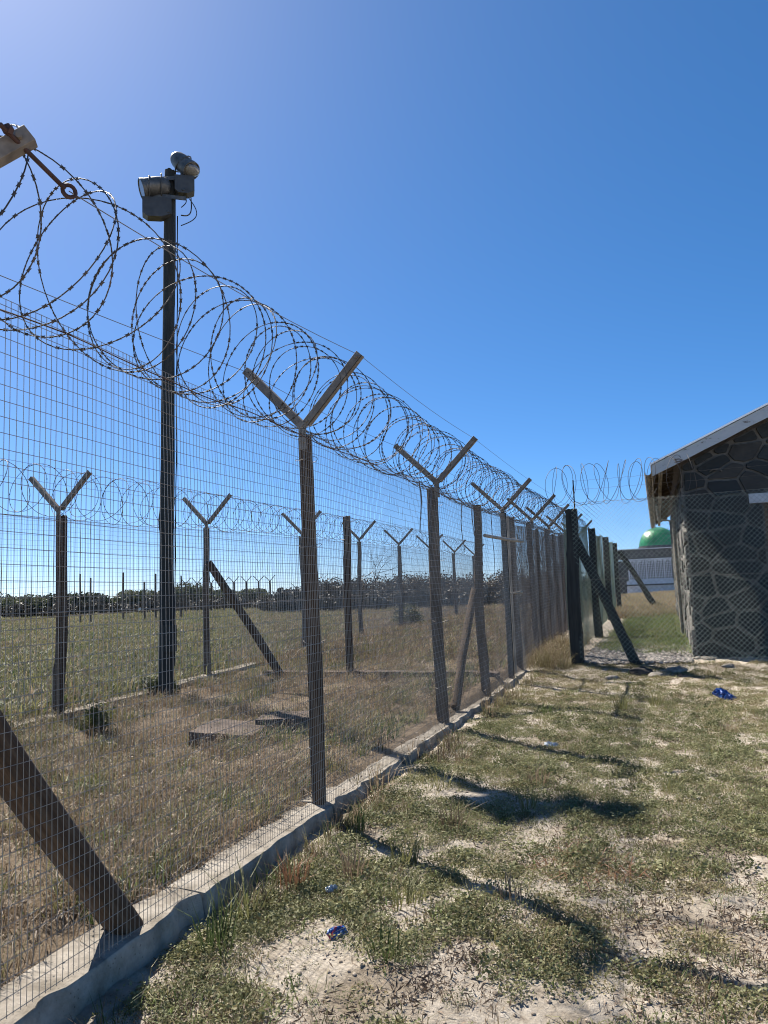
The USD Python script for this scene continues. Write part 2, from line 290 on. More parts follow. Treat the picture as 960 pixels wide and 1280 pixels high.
# ------------------------------------------------------------------ the ground
fx = lambda y: -2.21 - .0229*np.asarray(y, float)                # the near fence's line
fx2 = lambda y: -6.62 - .048*np.asarray(y, float)                # the second fence's line
_zo = PchipInterpolator([-2000, -5, 0, 2, 3, 4.75, 8, 10.5, 12.5, 13.4, 18, 24, 30, 45, 75, 150, 3000], [0, 0, .05, .115, .13, .15, .175, .20, .28, .37, .48, .62, .78, .98, 1.2, 1.2, 1.2])
_zi = PchipInterpolator([-2000, -5, 0, 3, 4.75, 8, 10.65, 14.6, 20, 28, 45, 3000], [.2, .2, .22, .24, .25, .29, .37, .46, .57, .66, .78, .8])
def gz(x, y, detail=True):
    x, y = np.asarray(x, float), np.asarray(y, float); d = x - fx(y)
    w = .09 + np.clip(y - 14, 0, None)*.12
    t = np.clip(.5 + d/(2*w), 0, 1); t = t*t*(3-2*t)
    z = _zi(y)*(1-t) + _zo(y)*t
    if detail:
        p = np.stack([x, y, x*0], -1); near = np.exp(-np.hypot(x, y)/40)
        bump = .07*(meshkit.noise(p*.9, 2) - .5) + .035*(meshkit.noise(p*3.3, 3) - .5) + .014*(meshkit.noise(p*11, 4) - .5)
        z = z + bump*near*np.clip(np.abs(d)/.35, .25, 1)
    return z
def axis(lo, hi, fine, far):
    a = np.arange(lo, hi + 1e-9, fine); g, x, s = [], hi, fine
    while x < far: s *= 1.13; x += s; g.append(x)
    h, x, s = [], lo, fine
    while x > -far: s *= 1.13; x -= s; h.append(x)
    return np.array(h[::-1] + list(a) + g)
gx, gy = axis(-4.2, 2.6, .045, 2500), axis(1.6, 9.5, .05, 2500)
X, Y = np.meshgrid(gx, gy); Z = gz(X, Y)
nx, ny = len(gx), len(gy); i, j = np.meshgrid(np.arange(ny-1), np.arange(nx-1), indexing='ij')
q = np.stack([i*nx+j, i*nx+j+1, (i+1)*nx+j+1, (i+1)*nx+j], -1).reshape(-1, 4)
GROUND = usdkit.material(stage, L + 'ground_soil', {
    'g': ('geometry', {}), 's': ('separate_xyz', {}),
    'ly': ('math', {'math_type': 'multiply_add', 'value2': .0229, 'value3': 2.21}), 'd': ('math', {'math_type': 'add'}),
    'ins': ('map_range', {'from_min': -.05, 'from_max': .1, 'clamp': True}),
    'ly2': ('math', {'math_type': 'multiply_add', 'value2': .048, 'value3': 6.7}), 'd2': ('math', {'math_type': 'add'}),
    'far': ('map_range', {'from_min': -6.0, 'from_max': 0.0, 'clamp': True}),
    'n1': ('noise_texture', {'scale': 1.3, 'detail': 6, 'roughness': .6}), 'n2': ('noise_texture', {'scale': 17.0, 'detail': 8, 'roughness': .72}),
    'n3': ('noise_texture', {'scale': .22, 'detail': 4}),
    'sand': ('rgb_ramp', {'ramp': [(.28, (.19, .15, .115)), (.45, (.40, .345, .275)), (.68, (.56, .50, .42))]}),
    'lit': ('rgb_ramp', {'ramp': [(.3, (.10, .075, .05)), (.7, (.27, .21, .14))]}),
    'lm': ('rgb_ramp', {'ramp': [(.50, (0, 0, 0)), (.66, (.8, .8, .8))]}),
    'out': ('mix', {}), 'inn': ('rgb_ramp', {'ramp': [(.3, (.08, .056, .036)), (.7, (.22, .17, .115))]}),
    'fld': ('rgb_ramp', {'ramp': [(.3, (.085, .085, .035)), (.7, (.22, .20, .085))]}),
    'in2': ('mix', {}), 'c': ('mix', {}),
    'n4': ('noise_texture', {'scale': 70.0, 'detail': 6, 'roughness': .75}), 'hh': ('math', {'math_type': 'multiply_add', 'value2': .45}),
    'b': ('bump', {'strength': 1.0, 'distance': .03}), 'p': ('principled_bsdf', {'roughness': .95, 'specular_ior_level': .15})},
    [('g.position', 'n4.vector'), ('n4.fac', 'hh.value1'), ('n2.fac', 'hh.value3'), ('g.position', 's.vector'), ('g.position', 'n1.vector'), ('g.position', 'n2.vector'), ('g.position', 'n3.vector'),
     ('s.y', 'ly.value1'), ('s.x', 'd.value1'), ('ly.value', 'd.value2'), ('d.value', 'ins.value'),
     ('s.y', 'ly2.value1'), ('s.x', 'd2.value1'), ('ly2.value', 'd2.value2'), ('d2.value', 'far.value'),
     ('n2.fac', 'sand.fac'), ('n2.fac', 'lit.fac'), ('n1.fac', 'lm.fac'), ('lm.color', 'out.fac'), ('sand.color', 'out.color1'), ('lit.color', 'out.color2'),
     ('n2.fac', 'inn.fac'), ('n2.fac', 'fld.fac'), ('far.result', 'in2.fac'), ('fld.color', 'in2.color1'), ('inn.color', 'in2.color2'),
     ('ins.result', 'c.fac'), ('in2.color', 'c.color1'), ('out.color', 'c.color2'), ('c.color', 'p.base_color'), ('hh.value', 'b.height'), ('b.normal', 'p.normal')], surface='p.BSDF')
g = obj('ground', (np.stack([X, Y, Z], -1).reshape(-1, 3), q), GROUND, smooth=True); tag(stage.GetPrimAtPath(g), kind='structure')

# ------------------------------------------------------------------ fence parts shared by the fences
CELL, ROW = .0275, .057
def y_arms(parent, P, lat=(1, 0), rise=.45, reach=.45, w=.055, stub=.16, turn=0.0):
    """Two steel arms that open to both sides from the top of a post; each arm one mesh, with its bolts."""
    P = np.asarray(P, float); l = np.array([lat[0], lat[1], 0]); face = np.array([-l[1], l[0], 0])
    foot = obj('arm_bracket', join([bar(P - [0, 0, stub], P + [0, 0, .03], w, .010, l), *[cyl(P + [0, 0, -s] - face*.008, face, .009, .01) for s in (.04, .11)]]), ARM, parent) if parent else None
    for s in (-1, 1):
        tip = P + l*s*(reach + RNG.uniform(-.012, .012)) + [0, 0, rise + RNG.uniform(-.012, .012)]
        d = tip - P; d /= np.linalg.norm(d); side = np.cross(face, d)
        ms = [bar(P + d*.0 + face*.006*s, tip + face*.006*s, w, .007, side), bar(P + side*(w/2-.003) + face*.025 + d*.03, tip + side*(w/2-.003) + face*.025, .045, .006, face)]
        ms += [cyl(P + d*q_ - face*.006, face, .010, .014) for q_ in (.05, np.linalg.norm(tip-P)-.035)]
        obj('overhang_arm', join(ms), ARM, parent)
def cyl(c, d, r, h, n=8):
    d = np.asarray(d, float)/np.linalg.norm(d); return tube([np.asarray(c)-d*h/2, np.asarray(c)+d*h/2], r, n)
def panel(line, y0, y1, zb, zt, r, seed, off, segs=6, cell=CELL, row=ROW, waves=.016):
    """A welded-mesh panel between two posts: every wire is a prism that follows the sag of the panel."""
    rng = np.random.default_rng(seed)
    def at(y, h):   # h from 0 (bottom) to 1 (top)
        y, h = np.broadcast_arrays(y, h); t = (y-y0)/(y1-y0); belly = np.sin(np.pi*np.clip(t, 0, 1))
        p = np.stack([y*1.7, h*2.0, y*0+seed], -1)
        x = line(y) + off + waves*2*(meshkit.noise(p, seed) - .5)*belly + .012*belly*np.sin(3.1*h)
        b, tp = zb(y), zt(y); sag = -.018*belly
        return np.stack([x, y, b + (tp-b)*h + sag*h], -1)
    ys = np.arange(y0+.01, y1-.005, cell); ys = ys + rng.normal(0, .0012, len(ys))
    h = np.linspace(0, 1, segs+1)
    V = at(np.repeat(ys[:, None], segs+1, 1), np.repeat(h[None], len(ys), 0))
    V[..., 1] += (rng.normal(0, .003, (len(ys), 1)))*h[None]
    H = float(zt(np.array([y0]))[0] - zb(np.array([y0]))[0]); hs = list(np.arange(.01, H-.06, row)/H) + [1-.052/H, 1-.028/H, 1-.003/H]
    n = max(6, int((y1-y0)/.3)); yy = np.linspace(y0, y1, n)
    Hh = at(np.repeat(yy[None], len(hs), 0), np.repeat(np.array(hs)[:, None], n, 1))
    Hh[..., 0] += r*1.6
    return join([polywires(V, r), polywires(Hh, r)])
def coil(path, radius, pitch, y0, y1, seed, handed=1, phase=0.0, per=44, tilt=.0, swell=.0):
    """Half of a concertina coil: path(s) gives the centre line; the helix wanders a little."""
    n = int((y1-y0)/pitch*per); s = np.linspace(y0, y1, n); th = handed*2*np.pi*s/pitch + phase
    k = np.stack([s*1.3, s*0+seed, s*0], -1); rr = radius*(1 + swell*np.clip((4.7 - s)/3, 0, 1))*(1 + .26*(meshkit.noise(k*1.1, seed) - .5))
    s2 = s + .24*(meshkit.noise(k*2.3, seed+1) - .5) + (tilt + .26*(meshkit.noise(k*1.9 + 7, seed+3) - .5))*np.cos(th) + (.26*(meshkit.noise(k*1.6 + 3, seed+4) - .5))*np.sin(th)
    C, e1, e2, e3 = path(s2); wob = .035*(meshkit.noise(k*3.1, seed+2) - .5)
    return C + e1*(rr*np.cos(th))[:, None] + e2*(rr*np.sin(th) + wob)[:, None]
def barbs(P, step, ln, wd, seed):
    rng = np.random.default_rng(seed); d = np.diff(P, axis=0); sl = np.linalg.norm(d, axis=1); cum = np.r_[0, np.cumsum(sl)]
    at = np.arange(step/2, cum[-1], step); k = np.clip(np.searchsorted(cum, at)-1, 0, len(d)-1)
    c = P[k] + d[k]*((at-cum[k])/sl[k])[:, None]; t = d[k]/sl[k][:, None]
    ref = rng.normal(size=t.shape); a = np.cross(t, ref); a /= np.linalg.norm(a, axis=1, keepdims=True); b = np.cross(t, a)
    out = []
    for sg_ in (1, -1):                       # two blades that cross over the wire
        dr = t*.84 + sg_*a*.54
        A, B = c - dr*ln/2, c + dr*ln/2; s = (t*-.54*sg_ + a*.84)*wd/2; nrm = b*.0008
        v = np.stack([A, c+s, B, c-s, c+nrm, c-nrm], 1).reshape(-1, 3)
        f = np.array([[0, 3, 4], [3, 2, 4], [2, 1, 4], [1, 0, 4], [3, 0, 5], [2, 3, 5], [1, 2, 5], [0, 1, 5]])
        out.append((v, (np.arange(len(c))[:, None, None]*6 + f[None]).reshape(-1, 3)))
    return join(out)

# ------------------------------------------------------------------ the near fence
dip = lambda y: -.13*np.clip((4.74 - np.asarray(y, float))/3.08, 0, 1)   # the row of arms sinks towards the first post
kerb_top = PchipInterpolator([-3, 0, 4.7, 8, 10, 11.5, 12.7, 14.6, 17, 20, 24], [.25, .25, .25, .25, .25, .30, .31, .37, .42, .5, .58])
FZ = 2.47
F = thing('mesh_fence', (fx(4.74), 4.74, .25), 'nearest tall welded mesh fence on a pale concrete kerb, timber posts topped with Y arms', 'fence', 'welded mesh fences with Y arms')
LEAN = [0, -.055, 0, 0, 0, 0, 0]; PR = [.06, .047, .060, .055, .05, .05, .05]
y_posts = [1.40, 4.74, 7.88, 14.5, 16.9, 20.0, 23.2]
for k, y in enumerate(y_posts):
    zb = float(kerb_top(y)); x = float(fx(y))
    timber('post', (x, y, zb - .12), (x + LEAN[k], y, zb + FZ), PR[k], 11+k, WOOD, F, square=.35)
    if k: y_arms(F, (x + .055 + LEAN[k]*1.0 - (.02 if k == 1 else 0), y - .075, zb + FZ + .05))
    else: y_arms(F, (x + .045, y, 2.65), (.82, .57), .41, .525)          # the corner post's arms stand askew
for k, y in enumerate([9.97, 12.6]):
    zb = float(kerb_top(y)); timber('gate_post', (fx(y), y, zb - .1), (fx(y), y, zb + FZ + .02), .06, 31+k, WOOD, F, square=.4)
ym = 11.5; zb = float(kerb_top(ym)); xm = float(fx(ym))
obj('steel_post', bar((xm + .06, ym, zb - .05), (xm + .06, ym, zb + FZ), .085, .06, (1, 0, 0)), BLACKWOOD, F)
y_arms(F, (xm + .06, ym - .04, zb + FZ + .04))
obj('gate_rail', tube([(fx(9.95)+.09, 9.95, 2.33), (fx(11.4)+.11, 11.4, 2.36), (fx(12.75)+.13, 12.75, 2.40)], .024, 8), WIRE, F)
obj('gate_rail', tube([(fx(11.5)+.1, 11.5, 1.55), (fx(12.6)+.1, 12.6, 1.56)], .016, 8), WIRE, F)
obj('gate_stile', tube([(fx(11.62)+.1, 11.64, .36), (fx(11.62)+.1, 11.64, 2.72)], .02, 8), WIRE, F)
timber('brace', (fx(2.83) - .01, 2.83, .18), (fx(1.42) - .01, 1.44, 1.97), .065, 41, WOOD, F, square=.6, sides=18)
timber('brace', (fx(8.55) - .05, 8.55, .3), (fx(9.95) - .05, 9.93, 1.62), .05, 42, WOOD, F, square=.4)
bays = [-.9, 1.40, 4.74, 7.88, 9.97, 11.5, 12.6, 14.5, 16.9, 20.0, 23.2]
for k in range(len(bays)-1):
    obj('mesh_panel', panel(fx, bays[k], bays[k+1], lambda y: kerb_top(y) + .015, lambda y: kerb_top(y) + FZ - .02, .0014, 50+k, .098), WIRE, F)
for k in range(6, len(bays)-1):
    obj('mesh_panel', panel(fx, bays[k], bays[k+1], lambda y: kerb_top(y) + .015, lambda y: kerb_top(y) + FZ - .05, .0019, 150+k, -.085, cell=.024), BROWNWIRE, F)
for k, y in enumerate([15.7, 18.4, 19.3, 21.6]):
    timber('post', (fx(y) - .03, y, float(kerb_top(y)) - .1), (fx(y) - .03, y, float(kerb_top(y)) + FZ - .05), .045, 140+k, WOOD, F, square=.3)
for k, y in enumerate(y_posts[1:3]):
    for h_ in (.35, 1.05, 1.7, 2.3):
        xc = float(fx(y)) + LEAN[k+1]*h_/FZ; r_ = PR[k+1]*1.28
        ring_ = [(xc + (r_ if math.cos(a) < 0 else .100)*math.cos(a), y + r_*math.sin(a), float(kerb_top(y)) + h_ + .012*math.sin(a*2 + h_)) for a in np.linspace(0, 2*math.pi, 17)]
        obj('wire_tie', tube(ring_, .002, 4), DULLWIRE, F)
obj('top_wire', tube([(fx(y)+.103+.006*math.sin(y*9), y, float(kerb_top(y)) + FZ - .075 + .02*math.sin(y*2.0)**2 - .01) for y in np.arange(-.6, 23.2, .16)], .0032, 4), RUSTWIRE, F)
tipx = -1.77
tips_o = [(tipx - .02, 1.90, 2.965)] + [(float(fx(y)) + LEAN[k] + .485, y - .075, float(kerb_top(y)) + FZ + .485) for k, y in enumerate(y_posts) if k]
tips_i = [(float(fx(.2)) - .38, .2, 2.95)] + [(float(fx(y)) + LEAN[k] - .375, y - .075, float(kerb_top(y)) + FZ + .485) for k, y in enumerate(y_posts) if k]
for tp in (tips_o, tips_i):
    pts = []
    for A_, B2 in zip(tp[:-1], tp[1:]):
        pts += [np.array(A_)*(1-t) + np.array(B2)*t - [0, 0, .03*math.sin(math.pi*t)] for t in np.linspace(0, 1, 9)[:-1]]
    obj('line_wire', tube(pts + [np.array(tp[-1])], .0022, 4), DULLWIRE, F)
# the straining bolt at the first arm
e0, e1 = np.array([tipx - .02, 1.68, 3.035]), np.array([tipx - .02, 1.87, 2.965])
ring = [e1 + np.array([0, .03, 0]) + .021*np.array([math.cos(a)*.5, math.cos(a)*.86, math.sin(a)]) for a in np.linspace(0, 2*math.pi, 15)]
obj('eye_bolt', join([tube([e0 - [0, .06, 0], e1 + [0, .01, 0]], .0075, 8), tube(ring, .0075, 6), cyl(e0 - [0, .03, 0], (0, 1, 0), .017, .016, 6)]), RUSTWIRE, F)
# the kerb: cast length by length between the posts, its edges worn
def kerb_length(y0, y1, seed, wi=.135, wo=.106, deep=.45):
    n = max(8, int((y1-y0)/.028)); ys = np.linspace(y0, y1, n); rows = []
    for y in ys:
        q_ = np.array([[y*1.5, seed, 0], [y*1.5, seed, 5], [y*6, seed, 9], [y*6, seed, 3]]); e = meshkit.noise(q_, seed) - .5
        x = float(fx(y)); t = float(kerb_top(y)); e2_ = float(meshkit.noise(np.array([y*23., seed, 1.]), seed+4)) - .5; chip = max(0., float(meshkit.noise(np.array([y*4.5, seed, 7.]), 8)) - .66)*.22
        o = wo + .032*e[0] + .014*e[2] + .012*e2_ - chip; i_ = wi + .04*e[1]; tz = t + .010*e[3] + .005*e2_
        rows.append([(x-i_, y, t-deep), (x-i_, y, tz-.015), (x-i_+.02, y, tz), (x-.03, y, tz+.004), (x+o-.05, y, tz-.002), (x+o-.010, y, tz-.006), (x+o, y, tz-.018), (x+o+.012+.03*e[2], y, tz-.13), (x+o+.02, y, t-deep)])
    v = np.array(rows); m = v.shape[1]; i, j = np.meshgrid(np.arange(n-1), np.arange(m-1), indexing='ij')
    q_ = np.stack([i*m+j, (i+1)*m+j, (i+1)*m+j+1, i*m+j+1], -1).reshape(-1, 4); v = v.reshape(-1, 3)
    f = np.vstack([q_[:, [0, 1, 2]], q_[:, [0, 2, 3]], [[0, k, k+1] for k in range(1, m-1)], [[(n-1)*m, (n-1)*m+k+1, (n-1)*m+k] for k in range(1, m-1)]])
    return v, f
kb = [.2, 1.55, 3.2, 4.72, 6.3, 7.86, 9.0, 10.1, 11.45, 12.75]
for k in range(len(kb)-1):
    obj('kerb_block', kerb_length(kb[k] + .004, kb[k+1] - .004, 60+k), CONCRETE, F, smooth=28)
bf = trimesh.creation.box((.34, .30, .34)).subdivide().subdivide().subdivide(); v = np.array(bf.vertices); r_ = np.abs(v)/[.17, .15, .17]
v *= 1 - .10*np.clip(np.sort(r_, axis=1)[:, 1:2] - .75, 0, 1)*2; v += (meshkit.fbm(v*9 + 3, 3, 5)[:, None] - .5)*.05
obj('brace_footing', (v + [fx(2.45) + .05, 2.45, -.03], bf.faces), CONCRETE, F, smooth=40)
for k, (yy, ln, w) in enumerate([(7.08, .5, .035), (7.46, .45, .045), (8.8, .62, .03), (9.36, .5, .045), (10.55, .9, .035), (13.5, .8, .05), (15.4, .8, .06), (15.95, .8, .06), (16.4, .8, .05), (18.3, .7, .06)]):
    z1 = float(kerb_top(yy)) + FZ - .03; xx = float(fx(yy)) + .075
    pts = [(xx + .012*math.sin(t*5+k), yy + .02*math.sin(t*3+k*2), z1 - ln*t) for t in np.linspace(0, 1, 6)]
    obj('hanging_strip', join([bar(pts[t], np.array(pts[t+1]) + [0, 0, -.004], w*(1-.12*t), .004, (0, 1, 0)) for t in range(5)]), STRIP, F)

# razor wire on the near fence: two helices clipped together, top and bottom
def near_path(s):
    C = np.stack([fx(s) + .055, s, kerb_top(s) + FZ + dip(s)*.25 + .285 - .02*np.abs(np.sin((s-1.62)*math.pi/3.14))], -1)
    return C, np.array([1.0, 0, 0]), np.array([0, 0, 1.0]), np.array([0, 1.0, 0])
R1 = thing('razor_wire_coil', (fx(4.74), 4.74, 2.7), 'large barbed razor wire coil lying in the Y arms of the nearest fence', 'razor wire', 'razor wire coils on the fences')
W_, B_ = [], []
for hnd, ph, sd, pt_ in ((1, 0.4, 3, .37), (-1, math.pi - .2, 8, .40), (1, 2.2, 15, .62)):
    P = coil(near_path, .295, pt_, -.4, 23.0, sd, hnd, ph, swell=.17); obj('coil_wire', tube(P, .0026, 5), RAZOR, R1, smooth=True); B_.append((P, sd))
obj('barbs', join([barbs(P[:int(len(P)*.62)], .038, .027, .010, sd) for P, sd in B_] + [barbs(P[int(len(P)*.62):], .07, .03, .01, sd+1) for P, sd in B_]), RAZOR, R1, kind='stuff')

# ------------------------------------------------------------------ the second fence, across the patrol strip
g2 = lambda y: gz(fx2(y), y, False)
F2 = thing('mesh_fence', (fx2(10.6), 10.6, float(g2(10.6))), 'second mesh fence with Y arms across the dry strip, behind the nearest fence', 'fence', 'welded mesh fences with Y arms')
p2 = [4.1, 7.28, 10.65, 14.4, 17.9, 21.3, 24.9, 28.6, 32.4]
for k, y in enumerate(p2):
    zb = float(g2(y)); x = float(fx2(y)); timber('post', (x, y, zb - .1), (x, y, zb + 2.42), [.06, .062, .05, .055, .055, .06, .06, .06, .06][k], 70+k, WOOD, F2, square=.3)
    y_arms(F2, (x + .05, y - .07, zb + 2.47), stub=.12)
for k in range(len(p2)-1):
    obj('mesh_panel', panel(fx2, p2[k], p2[k+1], lambda y: g2(y) + .05, lambda y: g2(y) + 2.38, .0013, 90+k, .09, segs=3, row=.06), WIRE, F2)
ys = np.arange(4.1, 32.4, .3)
obj('top_wire', tube([(fx2(y)+.1, y, float(g2(y)) + 2.36) for y in ys], .003, 4), RUSTWIRE, F2)
obj('line_wire', tube([(fx2(y)+.105, y, 1.48 + .012*(y-7)) for y in ys], .0045, 4), WIRE, F2)
for s in (.48, -.38): obj('line_wire', tube([(fx2(y)+s, y, float(g2(y)) + 2.88) for y in ys], .002, 4), DULLWIRE, F2)
x0, z0 = float(fx2(10.65)), float(g2(10.65))
timber('brace', (x0 + 1.2, 10.95, z0 - .05), (x0 + .03, 10.62, z0 + 1.83), .066, 85, WOOD, F2, square=.3)
for k in range(8):
    y0, y1 = 4.2 + k*1.1, 4.2 + k*1.1 + 1.09; n = 12; yy = np.linspace(y0, y1, n); v = []
    for y in yy:
        x = float(fx2(y)) + .03; t = float(g2(y)) + .075 + .02*(float(meshkit.noise(np.array([y*4, k, 0.]), 4)) - .5)
        v += [(x-.1, y, t-.3), (x-.1, y, t), (x+.1, y, t-.006), (x+.115, y, t-.3)]
    f = [[a*4+b, (a+1)*4+b, (a+1)*4+b+1] for a in range(n-1) for b in range(3)] + [[a*4+b, (a+1)*4+b+1, a*4+b+1] for a in range(n-1) for b in range(3)] + [[0, 1, 2], [0, 2, 3], [(n-1)*4, (n-1)*4+2, (n-1)*4+1], [(n-1)*4, (n-1)*4+3, (n-1)*4+2]]
    obj('kerb_block', (np.array(v), np.array(f)), CONCRETE, F2)
def second_path(s):
    return np.stack([fx2(s) + .05, s, g2(s) + 2.42 + .27], -1), np.array([1.0, 0, 0]), np.array([0, 0, 1.0]), np.array([0, 1.0, 0])
R2 = thing('razor_wire_coil', (fx2(10.6), 10.6, 2.9), 'thin looking razor wire coil on the second fence, seen through the nearest mesh', 'razor wire', 'razor wire coils on the fences')
B_ = []
for hnd, ph, sd in ((1, 1.4, 13), (-1, 2.9, 18)):
    P = coil(second_path, .29, .52, 3.6, 32.0, sd, hnd, ph, 30); obj('coil_wire', tube(P, .0034, 4), RAZOR, R2, smooth=True); B_.append((P, sd))
obj('barbs', join([barbs(P[:len(P)//2], .075, .03, .009, sd) for P, sd in B_]), RAZOR, R2, kind='stuff')

# cross kerb and the lone post of the gap between the fences
K = thing('concrete_kerb', (-4.5, 11.05, .38), 'low concrete edging crossing the dry strip between the two fences', 'kerb')
for k in range(4):
    xa, xb = -6.3 + k*.95, -6.3 + k*.95 + .94; v = []
    xs = np.linspace(xa, xb, 8)
    for x in xs:
        t = float(gz(x, 11.05, False)) + .07 + .02*(float(meshkit.noise(np.array([x*4, 7, k*1.]), 4)) - .5); v += [(x, 11.16, t-.3), (x, 11.15, t), (x, 10.97, t-.008), (x, 10.96, t-.3)]
    f = [[a*4+b, (a+1)*4+b, (a+1)*4+b+1] for a in range(7) for b in range(3)] + [[a*4+b, (a+1)*4+b+1, a*4+b+1] for a in range(7) for b in range(3)] + [[0, 1, 2], [0, 2, 3], [28, 30, 29], [28, 31, 30]]
    obj('kerb_block', (np.array(v), np.array(f)[:, ::-1]), SLAB, K)
zl = float(gz(-4.83, 11.05, False))
LP = thing('timber_post', (-4.83, 11.05, zl), 'lone timber post without arms standing in the dry strip between the fences', 'post')
timber('trunk', (-4.83, 11.05, zl-.1), (-4.83, 11.05, zl + 2.47), .06, 87, WOOD, LP, square=.3)
obj('cap_wire', tube([(-4.83 + .085*math.cos(a), 11.05 + .085*math.sin(a), zl + 2.1) for a in np.linspace(0, 2*math.pi, 14)], .004, 4), DULLWIRE, LP)

# ------------------------------------------------------------------ floodlight pole
px, py = -6.68, 8.95; pz = float(gz(px, py, False)); PT = 7.95
FP = thing('floodlight_pole', (px, py, pz), 'tall dark timber pole carrying two grey floodlights above the fences', 'light pole')
timber('pole', (px, py, pz - .2), (px + .13*py/math.hypot(px, py), py - .13*px/math.hypot(px, py), PT), .105, 101, BLACKWOOD, FP, bend_=.003, taper=.22, sides=20, knots=4)
obj('junction_box', join([bar((px+.12, py-.06, pz+.62), (px+.12, py-.06, pz+.98), .17, .14, (1, .4, 0))]), BLACKWOOD, FP)
LX = .13   # the pole leans a little to the right
vw = np.array([-px, -py, 0.]); vw /= np.linalg.norm(vw); sd_ = np.array([-vw[1], vw[0], 0])*-1   # towards the viewer's side, and sideways (to the right)
sd_ = np.array([py, -px, 0.])/math.hypot(px, py)
U = np.array([0, 0, 1.0])
def drum(c, d, r, h, squash=.85, n=18):
    """A lamp housing: a shallow drum with a rounded back, along d."""
    d, a, b = frame_of(np.asarray(d, float)); prof = [(0, -.5), (.45, -.5), (.72, -.44), (.9, -.3), (1, -.05), (1, .36), (1.06, .38), (1.06, .5), (.97, .5), (.95, .46), (0, .46)]
    an = np.arange(n)*2*np.pi/n; v = np.array([np.asarray(c) + d*z*h + r*p_*(np.cos(t)*a + np.sin(t)*b*squash) for p_, z in prof for t in an]); m = len(prof)
    i, j = np.meshgrid(np.arange(m-1), np.arange(n), indexing='ij'); q_ = np.stack([i*n+j, i*n+(j+1) % n, (i+1)*n+(j+1) % n, (i+1)*n+j], -1).reshape(-1, 4)
    return v, np.vstack([q_[:, [0, 1, 2]], q_[:, [0, 2, 3]]])
top = np.array([px, py, PT]) + sd_*LX
c1 = top - sd_*.23 + vw*.10 + U*-.33                              # lower left lamp, seen from the side
l1 = obj('floodlight', drum(c1, -sd_*1.0 + U*-.34 + vw*.1, .165, .42), LAMPGREY, FP, smooth=40)
sub('lamp_lens', cyl(c1 + (-sd_*1.0 + U*-.34 + vw*.1)/1.06*.195, -sd_*1.0 + U*-.34 + vw*.1, .145, .012, 18), LENS, l1)
for o_ in (-.09, .09): sub('clamp_band', join([tube([c1 + (-sd_*.94 + U*-.32)*o_ + .172*(math.cos(a)*np.array([.0, 0, 1.0]) + math.sin(a)*vw) for a in np.linspace(0, 2*math.pi, 15)], .010, 5)]), BOXGREY, l1)
def gear(c, along, w, h, t):
    a = np.asarray(along); pr = [(-.5, .5), (.5, .5), (.5, -.32), (.32, -.5), (-.14, -.5), (-.5, -.33)]
    v = np.array([c + a*x*w + U*z*h + vw*s*t/2 for s in (-1, 1) for x, z in pr]); n = 6; k = np.arange(n); j = (k+1) % n
    f = np.vstack([np.stack([k, j, j+n], 1), np.stack([k, j+n, k+n], 1), [[0, i+1, i] for i in range(1, 5)], [[6, 6+i, 7+i] for i in range(1, 5)]])
    return v, f
gb1 = obj('gear_box', gear(top - sd_*.21 + vw*.09 + U*-.66, (-sd_*.97 + U*-.05), .42, .29, .17), BOXGREY, FP)
sub('bolt', cyl(top - sd_*.05 + vw*.18 + U*-.72, vw, .018, .02), LAMPGREY, gb1)
c2 = top + sd_*.165 + vw*.06 + U*.10                               # upper right lamp, tilted up
d2 = sd_*.52 + U*-.62 + vw*.35
l2 = obj('floodlight', drum(c2, d2, .155, .40), LAMPGREY, FP, smooth=40)
dn = d2/np.linalg.norm(d2); sub('lamp_lens', lump(c2 + dn*.185, (.13, .13, .07), 3, 2, 0.0), LENS, l2)
sub('clamp_band', tube([c2 + .163*(math.cos(a)*np.cross(dn, vw) + math.sin(a)*vw) for a in np.linspace(0, 2*math.pi, 15)], .010, 5), BOXGREY, l2)
gb2 = obj('gear_box', gear(top + sd_*.18 + vw*.09 + U*-.27, -sd_, .28, .27, .17), BOXGREY, FP)
sub('bolt', cyl(top + sd_*.16 + vw*.18 + U*-.36, vw, .018, .02), LAMPGREY, gb2)
obj('mounting_bracket', join([bar(top - sd_*.26 + vw*.13 + U*-.47, top + sd_*.2 + vw*.13 + U*-.47, .06, .014, U), bar(top - sd_*.12 + vw*.13 + U*-.2, top + sd_*.3 + vw*.13 + U*-.12, .06, .014, U), bar(top + sd_*.12 + vw*.13 + U*-.4, top + sd_*.16 + vw*.13 + U*.06, .05, .014, sd_)]), LAMPGREY, FP)
sag = lambda A, B, dx, n=14: [np.asarray(A)*(1-t) + np.asarray(B)*t + np.asarray(dx)*math.sin(math.pi*t) for t in np.linspace(0, 1, n)]
obj('cable', tube(sag(top + sd_*.27 + vw*.1 + U*-.43, top + sd_*.125 + vw*.1 + U*-.72, sd_*.06 + U*-.1), .009, 6), RUBBER, FP)
obj('cable', tube(sag(top + sd_*.23 + vw*.1 + U*-.43, top + sd_*.125 + vw*.1 + U*-.88, sd_*.17 + U*-.04), .007, 6), RUBBER, FP)
obj('cable', tube(sag(top + sd_*.14 + vw*.1 + U*-.38, top + sd_*.13 + vw*.1 + U*-.6, sd_*.07), .007, 6), RUBBER, FP)
obj('cable', tube([top + sd_*(.088 + .012*meshkit.noise(np.array([t*3., 0, 0]), 3) - LX*(t+.72)/7.9 + .018*(t/6.5)) + vw*.06 + U*(-.72 - t) for t in np.linspace(0, 6.5, 40)], .008, 6), RUBBER, FP)

